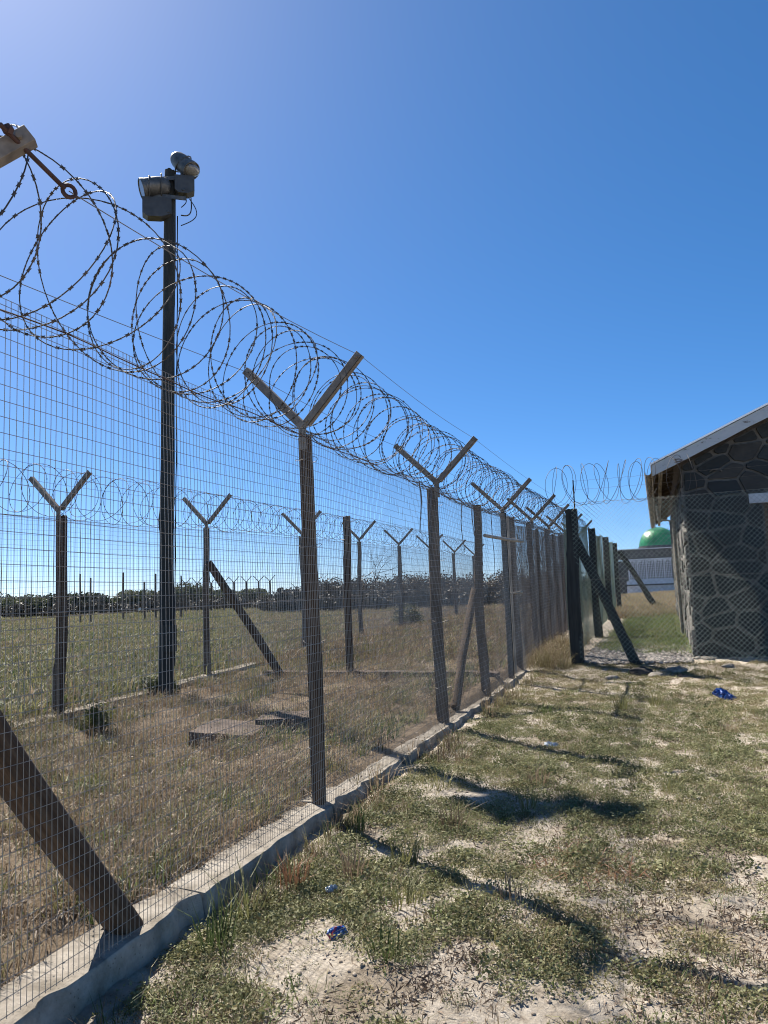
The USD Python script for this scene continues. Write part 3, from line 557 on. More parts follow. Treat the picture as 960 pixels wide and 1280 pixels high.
# ------------------------------------------------------------------ chain link fences
def chain_wires(A, B, zb, zt, cell=.062, r=.0019):
    """Diamond mesh in the vertical plane from A to B (x, y): both families of diagonals, clipped to the fence's height."""
    A, B = np.asarray(A, float), np.asarray(B, float); Ln = np.linalg.norm(B-A); d = (B-A)/Ln; nrm = np.array([-d[1], d[0]])
    out = []
    for s in (1, -1):
        Hm = max(zt(np.array([0., Ln]))-zb(np.array([0., Ln]))); st = np.arange(-Hm, Ln + Hm, cell)
        for u in st:
            # a diagonal: from (u, 0) to (u + s H, H), cut at the two ends
            lo, hi = 0.0, Hm
            if s > 0: lo, hi = max(lo, -u), min(hi, Ln-u)
            else: lo, hi = max(lo, u-Ln), min(hi, u)
            if hi - lo < .03: continue
            out.append((u, s, lo, hi))
    a0, a1 = [], []
    for u, s, lo, hi in out:
        n = max(1, int((hi-lo)/.9)); hh = np.linspace(lo, hi, n+1)
        pu = u + s*hh; tb, tt = zb(pu), zt(pu); Hl = tt-tb; wav = .012*np.sin(pu*2.1 + hh*1.7) + .0016*s
        P = np.stack([A[0] + d[0]*pu + nrm[0]*wav, A[1] + d[1]*pu + nrm[1]*wav, tb + np.minimum(hh/Hm*Hl, Hl)], -1)
        a0.append(P[:-1]); a1.append(P[1:])
    return prisms(np.vstack(a0), np.vstack(a1), r)
CY = 13.25
C1 = thing('chain_link_fence', (-1.66, CY, .38), 'chain link fence crossing in front of the stone house, with a black braced corner post', 'fence', 'chain link fences')
timber('post', (-1.66, CY, .2), (-1.63, CY, 2.92), .105, 111, BLACKWOOD, C1, square=.7, taper=.04)
timber('brace', (-.72, CY - .02, .30), (-1.55, CY + .01, 2.42), .075, 112, BLACKWOOD, C1, square=.7, taper=.0)
zb1 = lambda u: gz(-1.6 + np.asarray(u), CY + 0*np.asarray(u), False) + .03
obj('wire_mesh', chain_wires((-1.6, CY - .12), (4.4, CY - .12), zb1, lambda u: 3.02 + 0*np.asarray(u), .078, .0029), LINKWIRE, C1)
obj('line_wire', tube([(x, CY - .11, 3.02 - .02*math.sin((x+1.6)*1.05)**2) for x in np.arange(-1.6, 4.41, .2)], .0024, 4), WIRE, C1)
obj('line_wire', tube([(x, CY - .115, 1.72) for x in np.arange(-1.6, 4.41, .3)], .002, 4), WIRE, C1)
obj('mast', tube([(-1.55, CY, 2.85), (-1.55, CY, 3.42)], .011, 6), BLACKWOOD, C1)
for zz in (3.25, 3.40): obj('line_wire', tube([(x, CY, zz + .0*x) for x in np.arange(-1.55, 4.41, .4)], .0016, 4), DULLWIRE, C1)
obj('post', tube([(4.4, CY, .2), (4.4, CY, 3.5)], .05, 10), BLACKWOOD, C1)
def cross_path(s):
    return np.stack([s, 0*s + CY, 3.33 + 0*s], -1), np.array([0, 1.0, 0]), np.array([0, 0, 1.0]), np.array([1.0, 0, 0])
R3 = thing('razor_wire_coil', (-1, CY, 3), 'wide loose razor wire loops above the chain link fence, reaching the house eaves', 'razor wire', 'razor wire coils on the fences')
B_ = []
for hnd, ph, sd in ((1, .4, 23), (-1, 2.2, 28)):
    P = coil(cross_path, .325, .27, -1.98, .3, sd, hnd, ph, 70, .11*hnd); obj('coil_wire', tube(P, .0040, 5), RAZOR, R3, smooth=True); B_.append((P, sd))
obj('barbs', join([barbs(P, .11, .016, .006, sd) for P, sd in B_]), RAZOR, R3, kind='stuff')
C2 = thing('chain_link_fence', (-1.9, 20, .5), 'green coated chain link fence running away from the black corner post', 'fence', 'chain link fences')
cp = [(-1.66, CY), (-1.74, 18.0), (-1.93, 23.6), (-2.1, 30.0)]
for k, (x, y) in enumerate(cp[1:]):
    z = float(gz(x, y, False)); timber('post', (x, y, z - .2), (x, y, z + 2.45), .09, 120+k, BLACKWOOD, C2, square=.5)
timber('brace', (-.85, 30.2, float(gz(-.8, 30.2, False))), (-2.0, 30.0, 2.9), .10, 125, BLACKWOOD, C2, square=.4)
for k in range(3):
    A, B = np.array(cp[k]), np.array(cp[k+1]); Ln = np.linalg.norm(B-A); dd = (B-A)/Ln
    f_b = lambda u, A=A, dd=dd: gz(A[0]+dd[0]*np.asarray(u), A[1]+dd[1]*np.asarray(u), False) + .02
    obj('wire_mesh', chain_wires(A - [.11, 0], B - [.11, 0], f_b, lambda u, f=f_b, k=k: f(u) + 2.5 - .12*np.sin(np.pi*np.clip(np.asarray(u)/Ln, 0, 1)), .066, .0021), GREENWIRE, C2)
obj('line_wire', tube([(cp[1][0]+.1-.0, y, 0) if 0 else (np.interp(y, [c[1] for c in cp], [c[0] for c in cp])-.11, y, float(gz(-1.9, y, False)) + 2.46 + .05*math.sin(y*2.3)) for y in np.arange(CY, 30, .25)], .006, 5), GREENWIRE, C2)

# ------------------------------------------------------------------ the stone house
HX, HY, HL = .19, 13.75, 12.0                 # left front corner, length of the side wall
RISE = math.tan(math.radians(24.0)); EX = -.285; EZ = 3.56; RX = 3.9    # eaves edge, ridge
hb = float(gz(1.0, HY, False)) - .1
H = thing('stone_house', (HX, HY, hb + .1), 'dark stone house with a peeling painted gable board, behind the chain link fence', 'house')
UsdGeom.Xformable(stage.GetPrimAtPath(H)).AddRotateZOp().Set(1.35)
wt = lambda x: EZ + (np.asarray(x) - EX)*RISE - .19              # underside of the roof
def rubble(outline, size, seed, stretch=1.35):
    """Irregular stones that fill an outline: Voronoi cells of loosely coursed points, drawn in from the joints."""
    rng = np.random.default_rng(seed); outl = affinity.scale(outline, 1/stretch, 1, origin=(0, 0)); x0, y0, x1, y1 = outl.bounds; pts = []
    n = int((x1-x0+4*size)*(y1-y0+4*size)/(size*size)*14)
    for _ in range(n):
        p = rng.uniform((x0-2*size, y0-2*size), (x1+2*size, y1+2*size)); m_ = size*(.5 + .55*float(meshkit.noise(np.array([p[0]*1.7, p[1]*1.7, seed*1.]), seed)))*rng.uniform(.7, 1.25)
        if all((p[0]-q_[0])**2 + ((p[1]-q_[1])*1.15)**2 > max(m_, q_[2]*.8)**2 for q_ in pts): pts.append((p[0], p[1], m_))
    vor = Voronoi(np.array(pts)[:, :2]); out = []
    for r in vor.point_region:
        reg = vor.regions[r]
        if -1 in reg or not reg: continue
        c = affinity.scale(sg.Polygon(vor.vertices[reg]).intersection(outl), stretch, 1, origin=(0, 0)).buffer(-.045).buffer(.028, quad_segs=3)
        for g_ in getattr(c, 'geoms', [c]):
            if g_.area > .004:
                g_ = g_.simplify(.004).segmentize(.09); v = np.array(g_.exterior.coords)[:-1]
                w = (np.stack([meshkit.noise(np.c_[v*7, 0*v[:, 0]], 5), meshkit.noise(np.c_[v*7, 0*v[:, 0]+4], 6)], 1) - .5)*.035
                g2_ = sg.Polygon(v + w); out.append(g2_ if g2_.is_valid else g_)
    return out
win = sg.box(1.38, 1.55, 2.3, 2.86); lint = sg.box(1.17, 2.86, 2.4, 3.02)
front = sg.Polygon([(HX, hb), (7.6, hb), (7.6, float(wt(7.6 - 2*(7.6-RX)))), (RX, float(wt(RX))), (HX, float(wt(HX)))]).difference(win).difference(lint)
def wall_mesh(poly, thick):
    return trimesh.util.concatenate([trimesh.creation.extrude_polygon(g_, thick, engine='earcut') for g_ in getattr(poly, 'geoms', [poly])])
def up_y(m, y):      # (x, z, depth) -> world, facing -y
    v = np.array(m.vertices); w = np.stack([v[:, 0], y - v[:, 2], v[:, 1]], -1); return w, np.array(m.faces)
def up_x(m, x):      # (y, z, depth) -> world, facing -x
    v = np.array(m.vertices); w = np.stack([x - v[:, 2], v[:, 0], v[:, 1]], -1); return w, np.array(m.faces)[:, ::-1]
obj('front_wall', up_y(wall_mesh(front, .28), HY + .28), MORTAR, H)
seen = front.intersection(sg.box(HX, hb, 3.4, 6))
rng = np.random.default_rng(77)
for k, p in enumerate(rubble(seen, .40, 5, 1.45)):
    m = trimesh.creation.extrude_polygon(p, .024 + rng.uniform(0, .018), engine='earcut'); v = np.array(m.vertices); c = v.mean(0); tp = v[:, 2] > .01
    v[tp, :2] = c[:2] + (v[tp, :2] - c[:2])*(1 - .014/max(.1, math.sqrt(p.area))); v[tp, 2] += (v[tp, 0]-c[0])*rng.uniform(-.03, .03) + (v[tp, 1]-c[1])*rng.uniform(-.03, .03); v[~tp, 2] -= .012
    w, f = up_y(type('m', (), {'vertices': v, 'faces': m.faces}), HY); obj('stone', (w, f), STONES[k % 4], H)
side = sg.box(HY + .01, hb, HY + HL, float(wt(HX)))
obj('side_wall', up_x(wall_mesh(side, .28), HX + .285), MORTAR, H)
rest = []
for k, p in enumerate(rubble(side, .40, 9, 1.3)):
    m = trimesh.creation.extrude_polygon(p, .03 + rng.uniform(0, .03), engine='earcut'); v = np.array(m.vertices); c = v.mean(0); tp = v[:, 2] > .01
    v[tp, :2] = c[:2] + (v[tp, :2] - c[:2])*.9; v[tp, 2] -= rng.uniform(0, .014, tp.sum()); v[~tp, 2] -= .012
    w, f = up_x(type('m', (), {'vertices': v, 'faces': m.faces}), HX + .005)
    if p.centroid.x < HY + 3.5: obj('stone', (w, f), SUNSTONES[k % 3], H)
    else: rest.append((w, f))
obj('far_stones', join(rest), SUNSTONES[0], H, kind='stuff')
obj('back_wall', box(((HX+7.6)/2, HY+HL-.1, (hb+3.2)/2), (7.6-HX-.6, .2, 3.2-hb)), MORTAR, H)
# roof: two thick sheets with a bright edge, boards, rafters, barge board, gutter
YF, YB = HY - .34, HY + HL + .3
def slope(x0, x1, z0, t, y0, y1):
    v = np.array([(x, y, z0 + (x-x0)*RISE + s) for s in (0, -t) for x in (x0, x1) for y in (y0, y1)])
    return v, np.array([[0, 2, 3], [0, 3, 1], [4, 5, 7], [4, 7, 6], [0, 1, 5], [0, 5, 4], [2, 6, 7], [2, 7, 3], [0, 4, 6], [0, 6, 2], [1, 3, 7], [1, 7, 5]])
def mirror(m): v = np.array(m[0]); v[:, 0] = 2*RX - v[:, 0]; return v, np.array(m[1])[:, ::-1]
sh = slope(EX - .02, RX, EZ + .045, .03, YF - .05, YB); rf = obj('roof', join([sh, mirror(sh)]), ROOFING, H)
nb = 7; bw = (HX - EX)/nb
xs_ = np.linspace(EX + .015, RX, 24)
for k in range(23):
    a, b = xs_[k] + .002, xs_[k+1] - .002
    m = slope(a, b, EZ + (a - EX)*RISE + .01, .022, YF, YB - .02); sub('roof_board', m, EAVEWOOD, rf)
m = slope(EX + .02, RX, EZ + .02*RISE + .01, .022, YF, YB - .02); sub('roof_board', mirror(m), EAVEWOOD, rf)
for k in range(14):
    yy = HY + .35 + k*.85
    if yy < YB: sub('rafter', slope(EX + .03, HX - .1, EZ + .03*RISE - .015, .11, yy, yy + .055), EAVEWOOD, rf)
def barge(x0, x1, y, w, t):
    c = .0; v = []
    n = 26
    for x in np.linspace(x0, x1, n):
        zt = EZ + (x - EX)*RISE + .012; wl = w*(1 + .02*math.sin(x*9))
        v += [(x, y, zt), (x, y, zt-wl), (x, y+t, zt-wl), (x, y+t, zt)]
    f = [[a*4+b, a*4+(b+1) % 4, (a+1)*4+(b+1) % 4] for a in range(n-1) for b in range(4)] + [[a*4+b, (a+1)*4+(b+1) % 4, (a+1)*4+b] for a in range(n-1) for b in range(4)] + [[0, 2, 1], [0, 3, 2], [(n-1)*4, (n-1)*4+1, (n-1)*4+2], [(n-1)*4, (n-1)*4+2, (n-1)*4+3]]
    return np.array(v), np.array(f)[:, ::-1]
bm = barge(EX, RX, YF - .03, .185, .026)
sub('barge_board', bm, PEEL, rf); sub('barge_board', mirror(bm), PEEL, rf)
sub('eaves_board', bar((EX + .005, YF, EZ - .075), (EX + .005, YB, EZ - .075), .15, .022, (0, 0, 1)), PALEWOOD, rf)
ga = np.linspace(math.pi*.98, math.pi*2.02, 9); gp = [(EX - .07 + .06*math.cos(a), EZ - .08 + .075*math.sin(a)) for a in ga]; gi = [(EX - .07 + .055*math.cos(a), EZ - .078 + .07*math.sin(a)) for a in ga[::-1]]
pr = gp + gi; n = len(pr); yv = [YF - .02, YB]
v = np.array([(x, y, z) for y in yv for x, z in pr]); k = np.arange(n); j = (k+1) % n
gut = (v, np.vstack([np.stack([k, j, j+n], 1), np.stack([k, j+n, k+n], 1), [[a, a+1, n-1-a] for a in range(8)], [[a+1, n-2-a, n-1-a] for a in range(8)]]))
sub('gutter', gut, PALEWOOD, rf)
for k in range(6): sub('gutter_bracket', box((EX - .02, HY + .1 + k*2.1, EZ - .145), (.14, .03, .012)), ARM, rf)
sub('wall_plate', bar((EX + .13, HY + .05, EZ - .07), (EX + .13, YB - .1, EZ - .07), .07, .07, (0, 0, 1)), PALEWOOD, rf)
obj('lintel', box((1.785, HY + .10, 2.94), (1.23, .27, .155)), PALECONC, H)
wf = obj('window', join([box((1.41, HY + .12, 2.2), (.06, .08, 1.30)), box((2.27, HY + .12, 2.2), (.06, .08, 1.30)), box((1.84, HY + .12, 2.825), (.80, .08, .065)), box((1.84, HY + .12, 1.58), (.80, .08, .06)), box((1.84, HY + .12, 2.2), (.05, .07, 1.18))]), EAVEWOOD, H)
for xx in (1.627, 2.053): sub('pane', box((xx, HY + .13, 2.2), (.37, .006, 1.18)), DARKPANE, wf)
obj('room', box((1.77, HY + 1.3, 2.2), (1.3, .05, 1.6)), DARK, H)
obj('downpipe', tube([(HX - .42, HY + 3.9, 3.3), (HX - .40, HY + 3.9, 3.0), (HX - .11, HY + 3.9, 2.95), (HX - .09, HY + 3.9, hb + .1)], .035, 8), PALEWOOD, H)
obj('vent_hook', tube([(.62, HY - .03, 3.44), (.66, HY - .09, 3.46), (.76, HY - .11, 3.46), (.80, HY - .03, 3.43)], .012, 6), MORTAR, H)

# ------------------------------------------------------------------ the domed shrine and its screen, far off
SY = 58.0; sc = SY/46.0; sx = lambda x: x*sc; sz = lambda z: 1.6 + (z-1.6)*sc
S = thing('shrine_building', (sx(-1.2), SY + 2.0, 1.2), 'distant building with a shiny green dome above a grey lattice screen wall', 'building')
dm = trimesh.creation.uv_sphere(1.0, count=[28, 56]); v = np.array(dm.vertices)
prof = v.copy(); prof[:, 2] = np.where(v[:, 2] > 0, v[:, 2]*1.0, v[:, 2]*.6)
obj('dome', (prof*np.array([1.36, 1.36, 1.42]) + [sx(-.93), SY + 2.2, sz(3.82)], dm.faces), DOME, S, smooth=True)
for a in np.arange(0, 2*math.pi, math.pi/12):
    obj('dome_seam', tube([(sx(-.93) + 1.365*math.cos(t)*math.cos(a), SY + 2.2 + 1.365*math.cos(t)*math.sin(a), sz(3.82) + 1.425*math.sin(t)) for t in np.linspace(.02, 1.5, 14)], .012, 4), DOME, S)
obj('dome_drum', tube([(sx(-.93), SY+2.2, sz(2.9)), (sx(-.93), SY+2.2, sz(3.86))], 1.42, 32), SCREENDARK, S)
obj('parapet', box((sx(-1.2), SY + 2.0, sz(3.39)), (sx(4.4), 4.0, .62)), SCREENDARK, S)
obj('parapet_coping', box((sx(-1.2), SY + 1.98, sz(3.39)+.34), (sx(4.45), 4.08, .06)), SCREEN, S)
obj('wall', box((sx(-1.2), SY + 2.0, (sz(3.1) + .9)/2 - .1), (sx(4.3), 3.4, sz(3.1) - .9)), SCREENDARK, S)
x0, x1, zb_, zt_ = sx(-2.62), sx(-.25), sz(1.86), sz(3.1)
for k in range(5):
    wq = (x1-x0)/5; xa = x0 + k*wq
    fr_ = join([box((xa + .04, SY, (zb_+zt_)/2), (.09, .10, zt_-zb_)), box((xa + wq/2, SY, zt_-.06), (wq, .09, .12)), box((xa + wq/2, SY, zb_+.06), (wq, .09, .12)),
                tube([(xa + wq/2 + (wq/2-.1)*math.cos(a), SY, zt_ - wq*.52 + (wq*.36)*math.sin(a)) for a in np.linspace(0, math.pi, 13)], .05, 6)])
    pn = obj('screen_panel', fr_, SCREEN, S)
    A_, B2 = [], []
    for q_ in np.arange(.08, wq - .03, .105): A_.append((xa + q_, SY + .02, zb_ + .1)); B2.append((xa + q_, SY + .02, zt_ - .12))
    for q_ in np.arange(.1, zt_-zb_-.1, .16): A_.append((xa + .04, SY + .03, zb_ + q_)); B2.append((xa + wq, SY + .03, zb_ + q_))
    sub('lattice', prisms(A_, B2, .026, 4), SCREEN, pn)
obj('base_wall', box(((x0+x1)/2, SY - .1, (zb_ + .9)/2), (x1-x0 + .3, .3, zb_ - .9)), SCREEN, S)
obj('base_ledge', box(((x0+x1)/2, SY - .2, sz(1.62)), (x1-x0 + .5, .6, .1)), SCREENDARK, S)
obj('corner_post', join([box((sx(-.12), SY - .3, (sz(3.45)+.9)/2), (.17, .17, sz(3.45) - .9)), box((sx(-.04), SY - .3, sz(3.5)), (.42, .3, .34))]), WHITE, S)

# ------------------------------------------------------------------ foliage builders
def leaves(C, size, seed, aspect=.55, updir=.3):
    """One folded-diamond leaf at each centre."""
    rng = np.random.default_rng(seed); n = len(C); d = rng.normal(size=(n, 3)); d[:, 2] = np.abs(d[:, 2])*updir + d[:, 2]*(1-updir); d /= np.linalg.norm(d, axis=1, keepdims=True)
    s = np.cross(d, rng.normal(size=(n, 3))); s /= np.linalg.norm(s, axis=1, keepdims=True); ln = size*rng.uniform(.6, 1.3, (n, 1))
    v = np.stack([C - d*ln/2, C + s*ln*aspect/2, C + d*ln/2, C - s*ln*aspect/2], 1).reshape(-1, 3)
    f = np.array([[0, 1, 2], [0, 2, 3]]); return v, (np.arange(n)[:, None, None]*4 + f[None]).reshape(-1, 3)
def clump_points(n, size, seed, lobes=9, hollow=.45):
    """Points of a crown: several lobes of uneven size, denser to the outside."""
    rng = np.random.default_rng(seed); c = rng.normal(size=(lobes, 3)); c /= np.linalg.norm(c, axis=1, keepdims=True); c *= rng.uniform(.25, .68, (lobes, 1)); c[:, 2] = np.abs(c[:, 2])*.8 - .1
    r = rng.uniform(.26, .5, lobes); k = rng.integers(0, lobes, n); d = rng.normal(size=(n, 3)); d /= np.linalg.norm(d, axis=1, keepdims=True)
    return (c[k] + d*(r[k]*rng.uniform(hollow, 1.05, n)**.5)[:, None])*np.asarray(size)
def blades(n, h, spread, w, lean, seed, head=0.0):
    """A tuft: curved tapering blades of two bends."""
    rng = np.random.default_rng(seed); a = rng.uniform(0, 6.283, n); rr = spread*np.sqrt(rng.uniform(0, 1, n)); b = np.stack([rr*np.cos(a), rr*np.sin(a), -.01 + 0*rr], -1)
    a2 = a + rng.normal(0, .8, n); ln = h*rng.uniform(.45, 1.15, n); k = lean*rng.uniform(.3, 1.6, n); hd = np.stack([np.cos(a2), np.sin(a2), 0*a2], -1)
    mid = b + hd*(k*ln*.32)[:, None] + np.array([0, 0, 1])*(ln*.56)[:, None]; tip = b + hd*(k*ln)[:, None] + np.array([0, 0, 1])*(ln*np.clip(1-.35*k*k, .15, 1))[:, None]
    sd = np.stack([-np.sin(a2 + rng.normal(0, .6, n)), np.cos(a2), 0*a2], -1)*w/2
    v = np.stack([b-sd, b+sd, mid-sd*.8, mid+sd*.8, tip], 1).reshape(-1, 3); f = np.array([[0, 1, 3], [0, 3, 2], [2, 3, 4]])
    f = (np.arange(n)[:, None, None]*5 + f[None]).reshape(-1, 3)
    if head:
        hv, hf = leaves(tip, head, seed+1, .4); return join([(v, f), (hv, hf)])
    return v, f
def tree(name, x, y, h, wd, seed, mat, label, group=None, n=2600, leaf=.16, trunk_h=.35, cat='tree', squat=.7):
    z = float(gz(x, y, False)); T = thing(name, (x, y, z), label, cat, group)
    rng = np.random.default_rng(seed); th = h*trunk_h; tr = .035*h
    ms = [tube([(x + .08*h*(meshkit.noise(np.array([t*2., seed, 0]), 1)-.5)*t, y, z - .2 + (th + .25*h)*t) for t in np.linspace(0, 1, 7)], np.linspace(tr, tr*.55, 7), 8)]
    for _ in range(6):
        a = rng.uniform(0, 6.28); l_ = wd*rng.uniform(.25, .45); ms.append(tube([(x, y, z + th*.8), (x + l_*.5*math.cos(a), y + l_*.5*math.sin(a), z + th + .12*h), (x + l_*math.cos(a), y + l_*math.sin(a), z + th + h*rng.uniform(.2, .45))], [tr*.45, tr*.3, tr*.12], 5))
    obj('trunk', join(ms), BARK, T)
    C = clump_points(n, (wd*.62, wd*.62, h*squat*.62), seed, 12) + [x, y, z + th + h*.26]; C = C[C[:, 2] > z + .05]
    obj('crown', leaves(C, leaf, seed+3, .6), mat, T)
def bearing(az_deg, D):     # degrees to the left of +y
    a = math.radians(az_deg); return -math.sin(a)*D, math.cos(a)*D
def bush(name, x, y, h, wd, seed, mat, label, group=None, n=2000, leaf=.10, cat='bush'):
    z = float(gz(x, y, False)); T = thing(name, (x, y, z), label, cat, group); rng = np.random.default_rng(seed)
    obj('stem', join([tube([(x, y, z-.1), (x + .2*wd*math.cos(a), y + .2*wd*math.sin(a), z + h*.35), (x + .4*wd*math.cos(a), y + .4*wd*math.sin(a), z + h*.7)], [.02*h, .014*h, .006*h], 5) for a in rng.uniform(0, 6.28, 5)]), BARK, T)
    C = clump_points(n, (wd*.6, wd*.6, h*.66), seed, 14, .12) + [x, y, z + h*.33]; C = C[C[:, 2] > z + .01]
    obj('foliage', leaves(C, leaf, seed+3, .55), mat, T)

# the far side of the field: rounded trees over a brown thicket
far_trees = [(48.6, 70, 2.7, 5.0), (45.9, 68, 2.6, 4.6), (43.4, 71, 2.9, 5.2), (41.6, 69, 2.4, 4.0), (39.0, 70, 2.7, 4.6), (36.9, 72, 3.0, 4.2), (34.9, 74, 3.3, 5.0), (32.6, 71, 2.7, 4.4), (30.8, 73, 2.7, 4.0), (50.8, 71, 2.3, 4.2)]
spots = ['far left beside the leftmost timber post', 'directly behind the leftmost timber post', 'between the leftmost post and the thin stakes', 'low, just right of the thin stakes', 'just left of the floodlight pole', 'immediately behind the floodlight pole', 'tallest, right of the floodlight pole', 'behind the leaning brace of the second fence', 'right of the leaning brace of the second fence', 'at the left edge of the field']
for k, (az, D, h, wd) in enumerate(far_trees):
    x, y = bearing(az, D); tree('tree', x, y, h, wd, 200+k, HEDGE, 'dark rounded tree across the field, ' + spots[k], 'rounded trees across the field', n=3400, leaf=.27, trunk_h=.10, squat=.9)
tk = []
for az in np.r_[np.arange(53, 26.5, -.32), np.arange(29, 4, -.5)]:
    D = 66 if az > 29.1 else 43.5; D += 2*math.sin(az*3.1); x, y = bearing(az, D); z = float(gz(x, y, False)); h = 1.05 + .35*math.sin(az*2.3) * math.cos(az*.9)
    C = clump_points(420, (1.0, 1.0, h*.95), int(az*100), 7, .1) + [x, y, z + h*.42]; tk.append(leaves(C[C[:, 2] > z], .22, int(az*77), .6))
single('thicket', join(tk), SCRUB, 'low brown scrub along the far edge of the field under the trees', 'scrub', kind='stuff')
near_thick = [(27.4, 47, 2.1, 4.0), (25.6, 46, 2.7, 4.4), (23.7, 45, 3.1, 4.4), (21.8, 46, 3.0, 4.2), (19.8, 45, 2.8, 4.4), (17.9, 46, 2.9, 4.4), (16.0, 45, 3.0, 4.2), (14.0, 44, 2.7, 4.2), (12.2, 46, 2.9, 4.4), (10.2, 45, 2.7, 4.2), (8.4, 46, 2.8, 4.2), (6.7, 44, 2.6, 4.0)]
bs = ['low brown bush at the left end of the row beyond the second fence', 'brown bush left of the lone armless post', 'brown bush behind the lone armless post', 'tall brown bush under the bare tree', 'brown bush just right of the bare tree', 'brown bush left of the second near post', 'brown bush directly behind the second near post', 'brown bush right of the second near post', 'brown bush left of the gate', 'brown bush behind the gate', 'brown bush just right of the gate', 'brown bush at the right end of the row']
for k, (az, D, h, wd) in enumerate(near_thick):
    x, y = bearing(az, D); bush('bush', x, y, h*.9, wd, 230+k, BROWNHEDGE, bs[k], 'brown bushes beyond the second fence', n=5200, leaf=.13)
x, y = bearing(22.0, 46); z = float(gz(x, y, False))
BT = thing('bare_tree', (x, y, z), 'nearly leafless thin tree rising above the brown bushes beyond the second fence', 'tree')
rng = np.random.default_rng(5); ms, tw = [], []
def branch(p, d, ln, r, dep):
    q_ = p + d*ln; m_ = (p+q_)/2 + rng.normal(0, .05*ln, 3); (ms if dep < 2 else tw).append(tube([p, m_, q_], [r, r*.8, r*.6], 4))
    if dep < 5:
        for _ in range(rng.integers(2, 4)):
            e = d + rng.normal(0, .48, 3) + [0, 0, .12]; branch(q_, e/np.linalg.norm(e), ln*rng.uniform(.6, .85), r*.6, dep+1)
branch(np.array([x, y, z-.1]), np.array([.05, 0, 1.0]), 1.3, .06, 0)
obj('trunk', join(ms), BARK, BT); obj('crown', join(tw), BARK, BT)
# thin stakes in the far field, and the far fence with its arms
for k, (az, D, top_) in enumerate([(42.35, 40, 3.13), (41.7, 40, 2.92), (39.55, 40, 3.15), (37.35, 40, 3.05), (35.65, 40, 2.93), (38.1, 41, 2.7)]):
    x, y = bearing(az, D); z = float(gz(x, y, False))
    lab = ['thin dark stake in the field, leftmost of the far stakes', 'thin stake close to the right of the leftmost far stake', 'tallest thin dark stake in the middle of the field', 'thin stake just left of the floodlight pole', 'thin stake just right of the floodlight pole', 'short thin stake among the far stakes left of the floodlight pole'][k]
    single('stake', rough_post_at(x, y, z, top_, k) if False else (lambda m: (m[0] + [x, y, z - .1], m[1]))(rough_post(top_ - z + .1, .045, 300+k, 8)), WOOD, lab, 'stake', 'thin stakes in the field')
FF = thing('far_fence', (bearing(34, 58)[0], bearing(34, 58)[1], .8), 'row of small Y armed posts far across the field in front of the trees', 'fence')
for az in (35.3, 34.5, 33.5, 32.6, 31.9, 31.0, 30.1, 29.3):
    x, y = bearing(az, 58); z = float(gz(x, y, False))
    pt = obj('post', (lambda m: (m[0] + [x, y, z - .1], m[1]))(rough_post(2.25, .07, int(az*10), 8)), WOOD, FF)
    for s in (-1, 1): sub('overhang_arm', bar((x, y, z + 2.12), (x + s*.45, y, z + 2.55), .055, .02, (0, 0, 1)), ARM, pt)
x, y = bearing(38.35, 64); single('pale_boulder', lump((x, y, float(gz(x, y, False)) + .35), (.24, .3, .14), 4, 2, .3), WHITE, 'small white lump in front of the scrub, just left of the floodlight pole', 'boulder', smooth=True)

# ------------------------------------------------------------------ the concrete chamber inside the strip
B0 = np.array([-4.32, 6.85]); zg = float(gz(-4.3, 6.8, False))
bd = np.array([.93, -.02]); 
def slab(c, sx_, sy_, z0, z1, rotz, tilt, seed):
    m = trimesh.creation.box((sx_, sy_, z1-z0)); m = m.subdivide().subdivide(); v = np.array(m.vertices)
    v += (meshkit.noise(v*7 + seed, seed)[:, None] - .5)*.03; T = trimesh.transformations.euler_matrix(tilt[0], tilt[1], rotz)
    v = v @ T[:3, :3].T + [c[0], c[1], (z0+z1)/2]; return v, np.array(m.faces)
single('concrete_slab', slab((-4.22, 6.72), .62, .78, zg - .1, zg + .09, .25, (.0, .06), 3), SLAB, 'weathered concrete slab lying in the dry grass, the left lower one of a pair', 'slab', 'pair of concrete slabs')
single('concrete_slab', slab((-3.88, 7.28), .62, .62, zg - .1, zg + .12, .32, (.0, -.02), 6), SLAB, 'weathered concrete slab in the dry grass, the right higher one with a dark gap', 'slab', 'pair of concrete slabs')

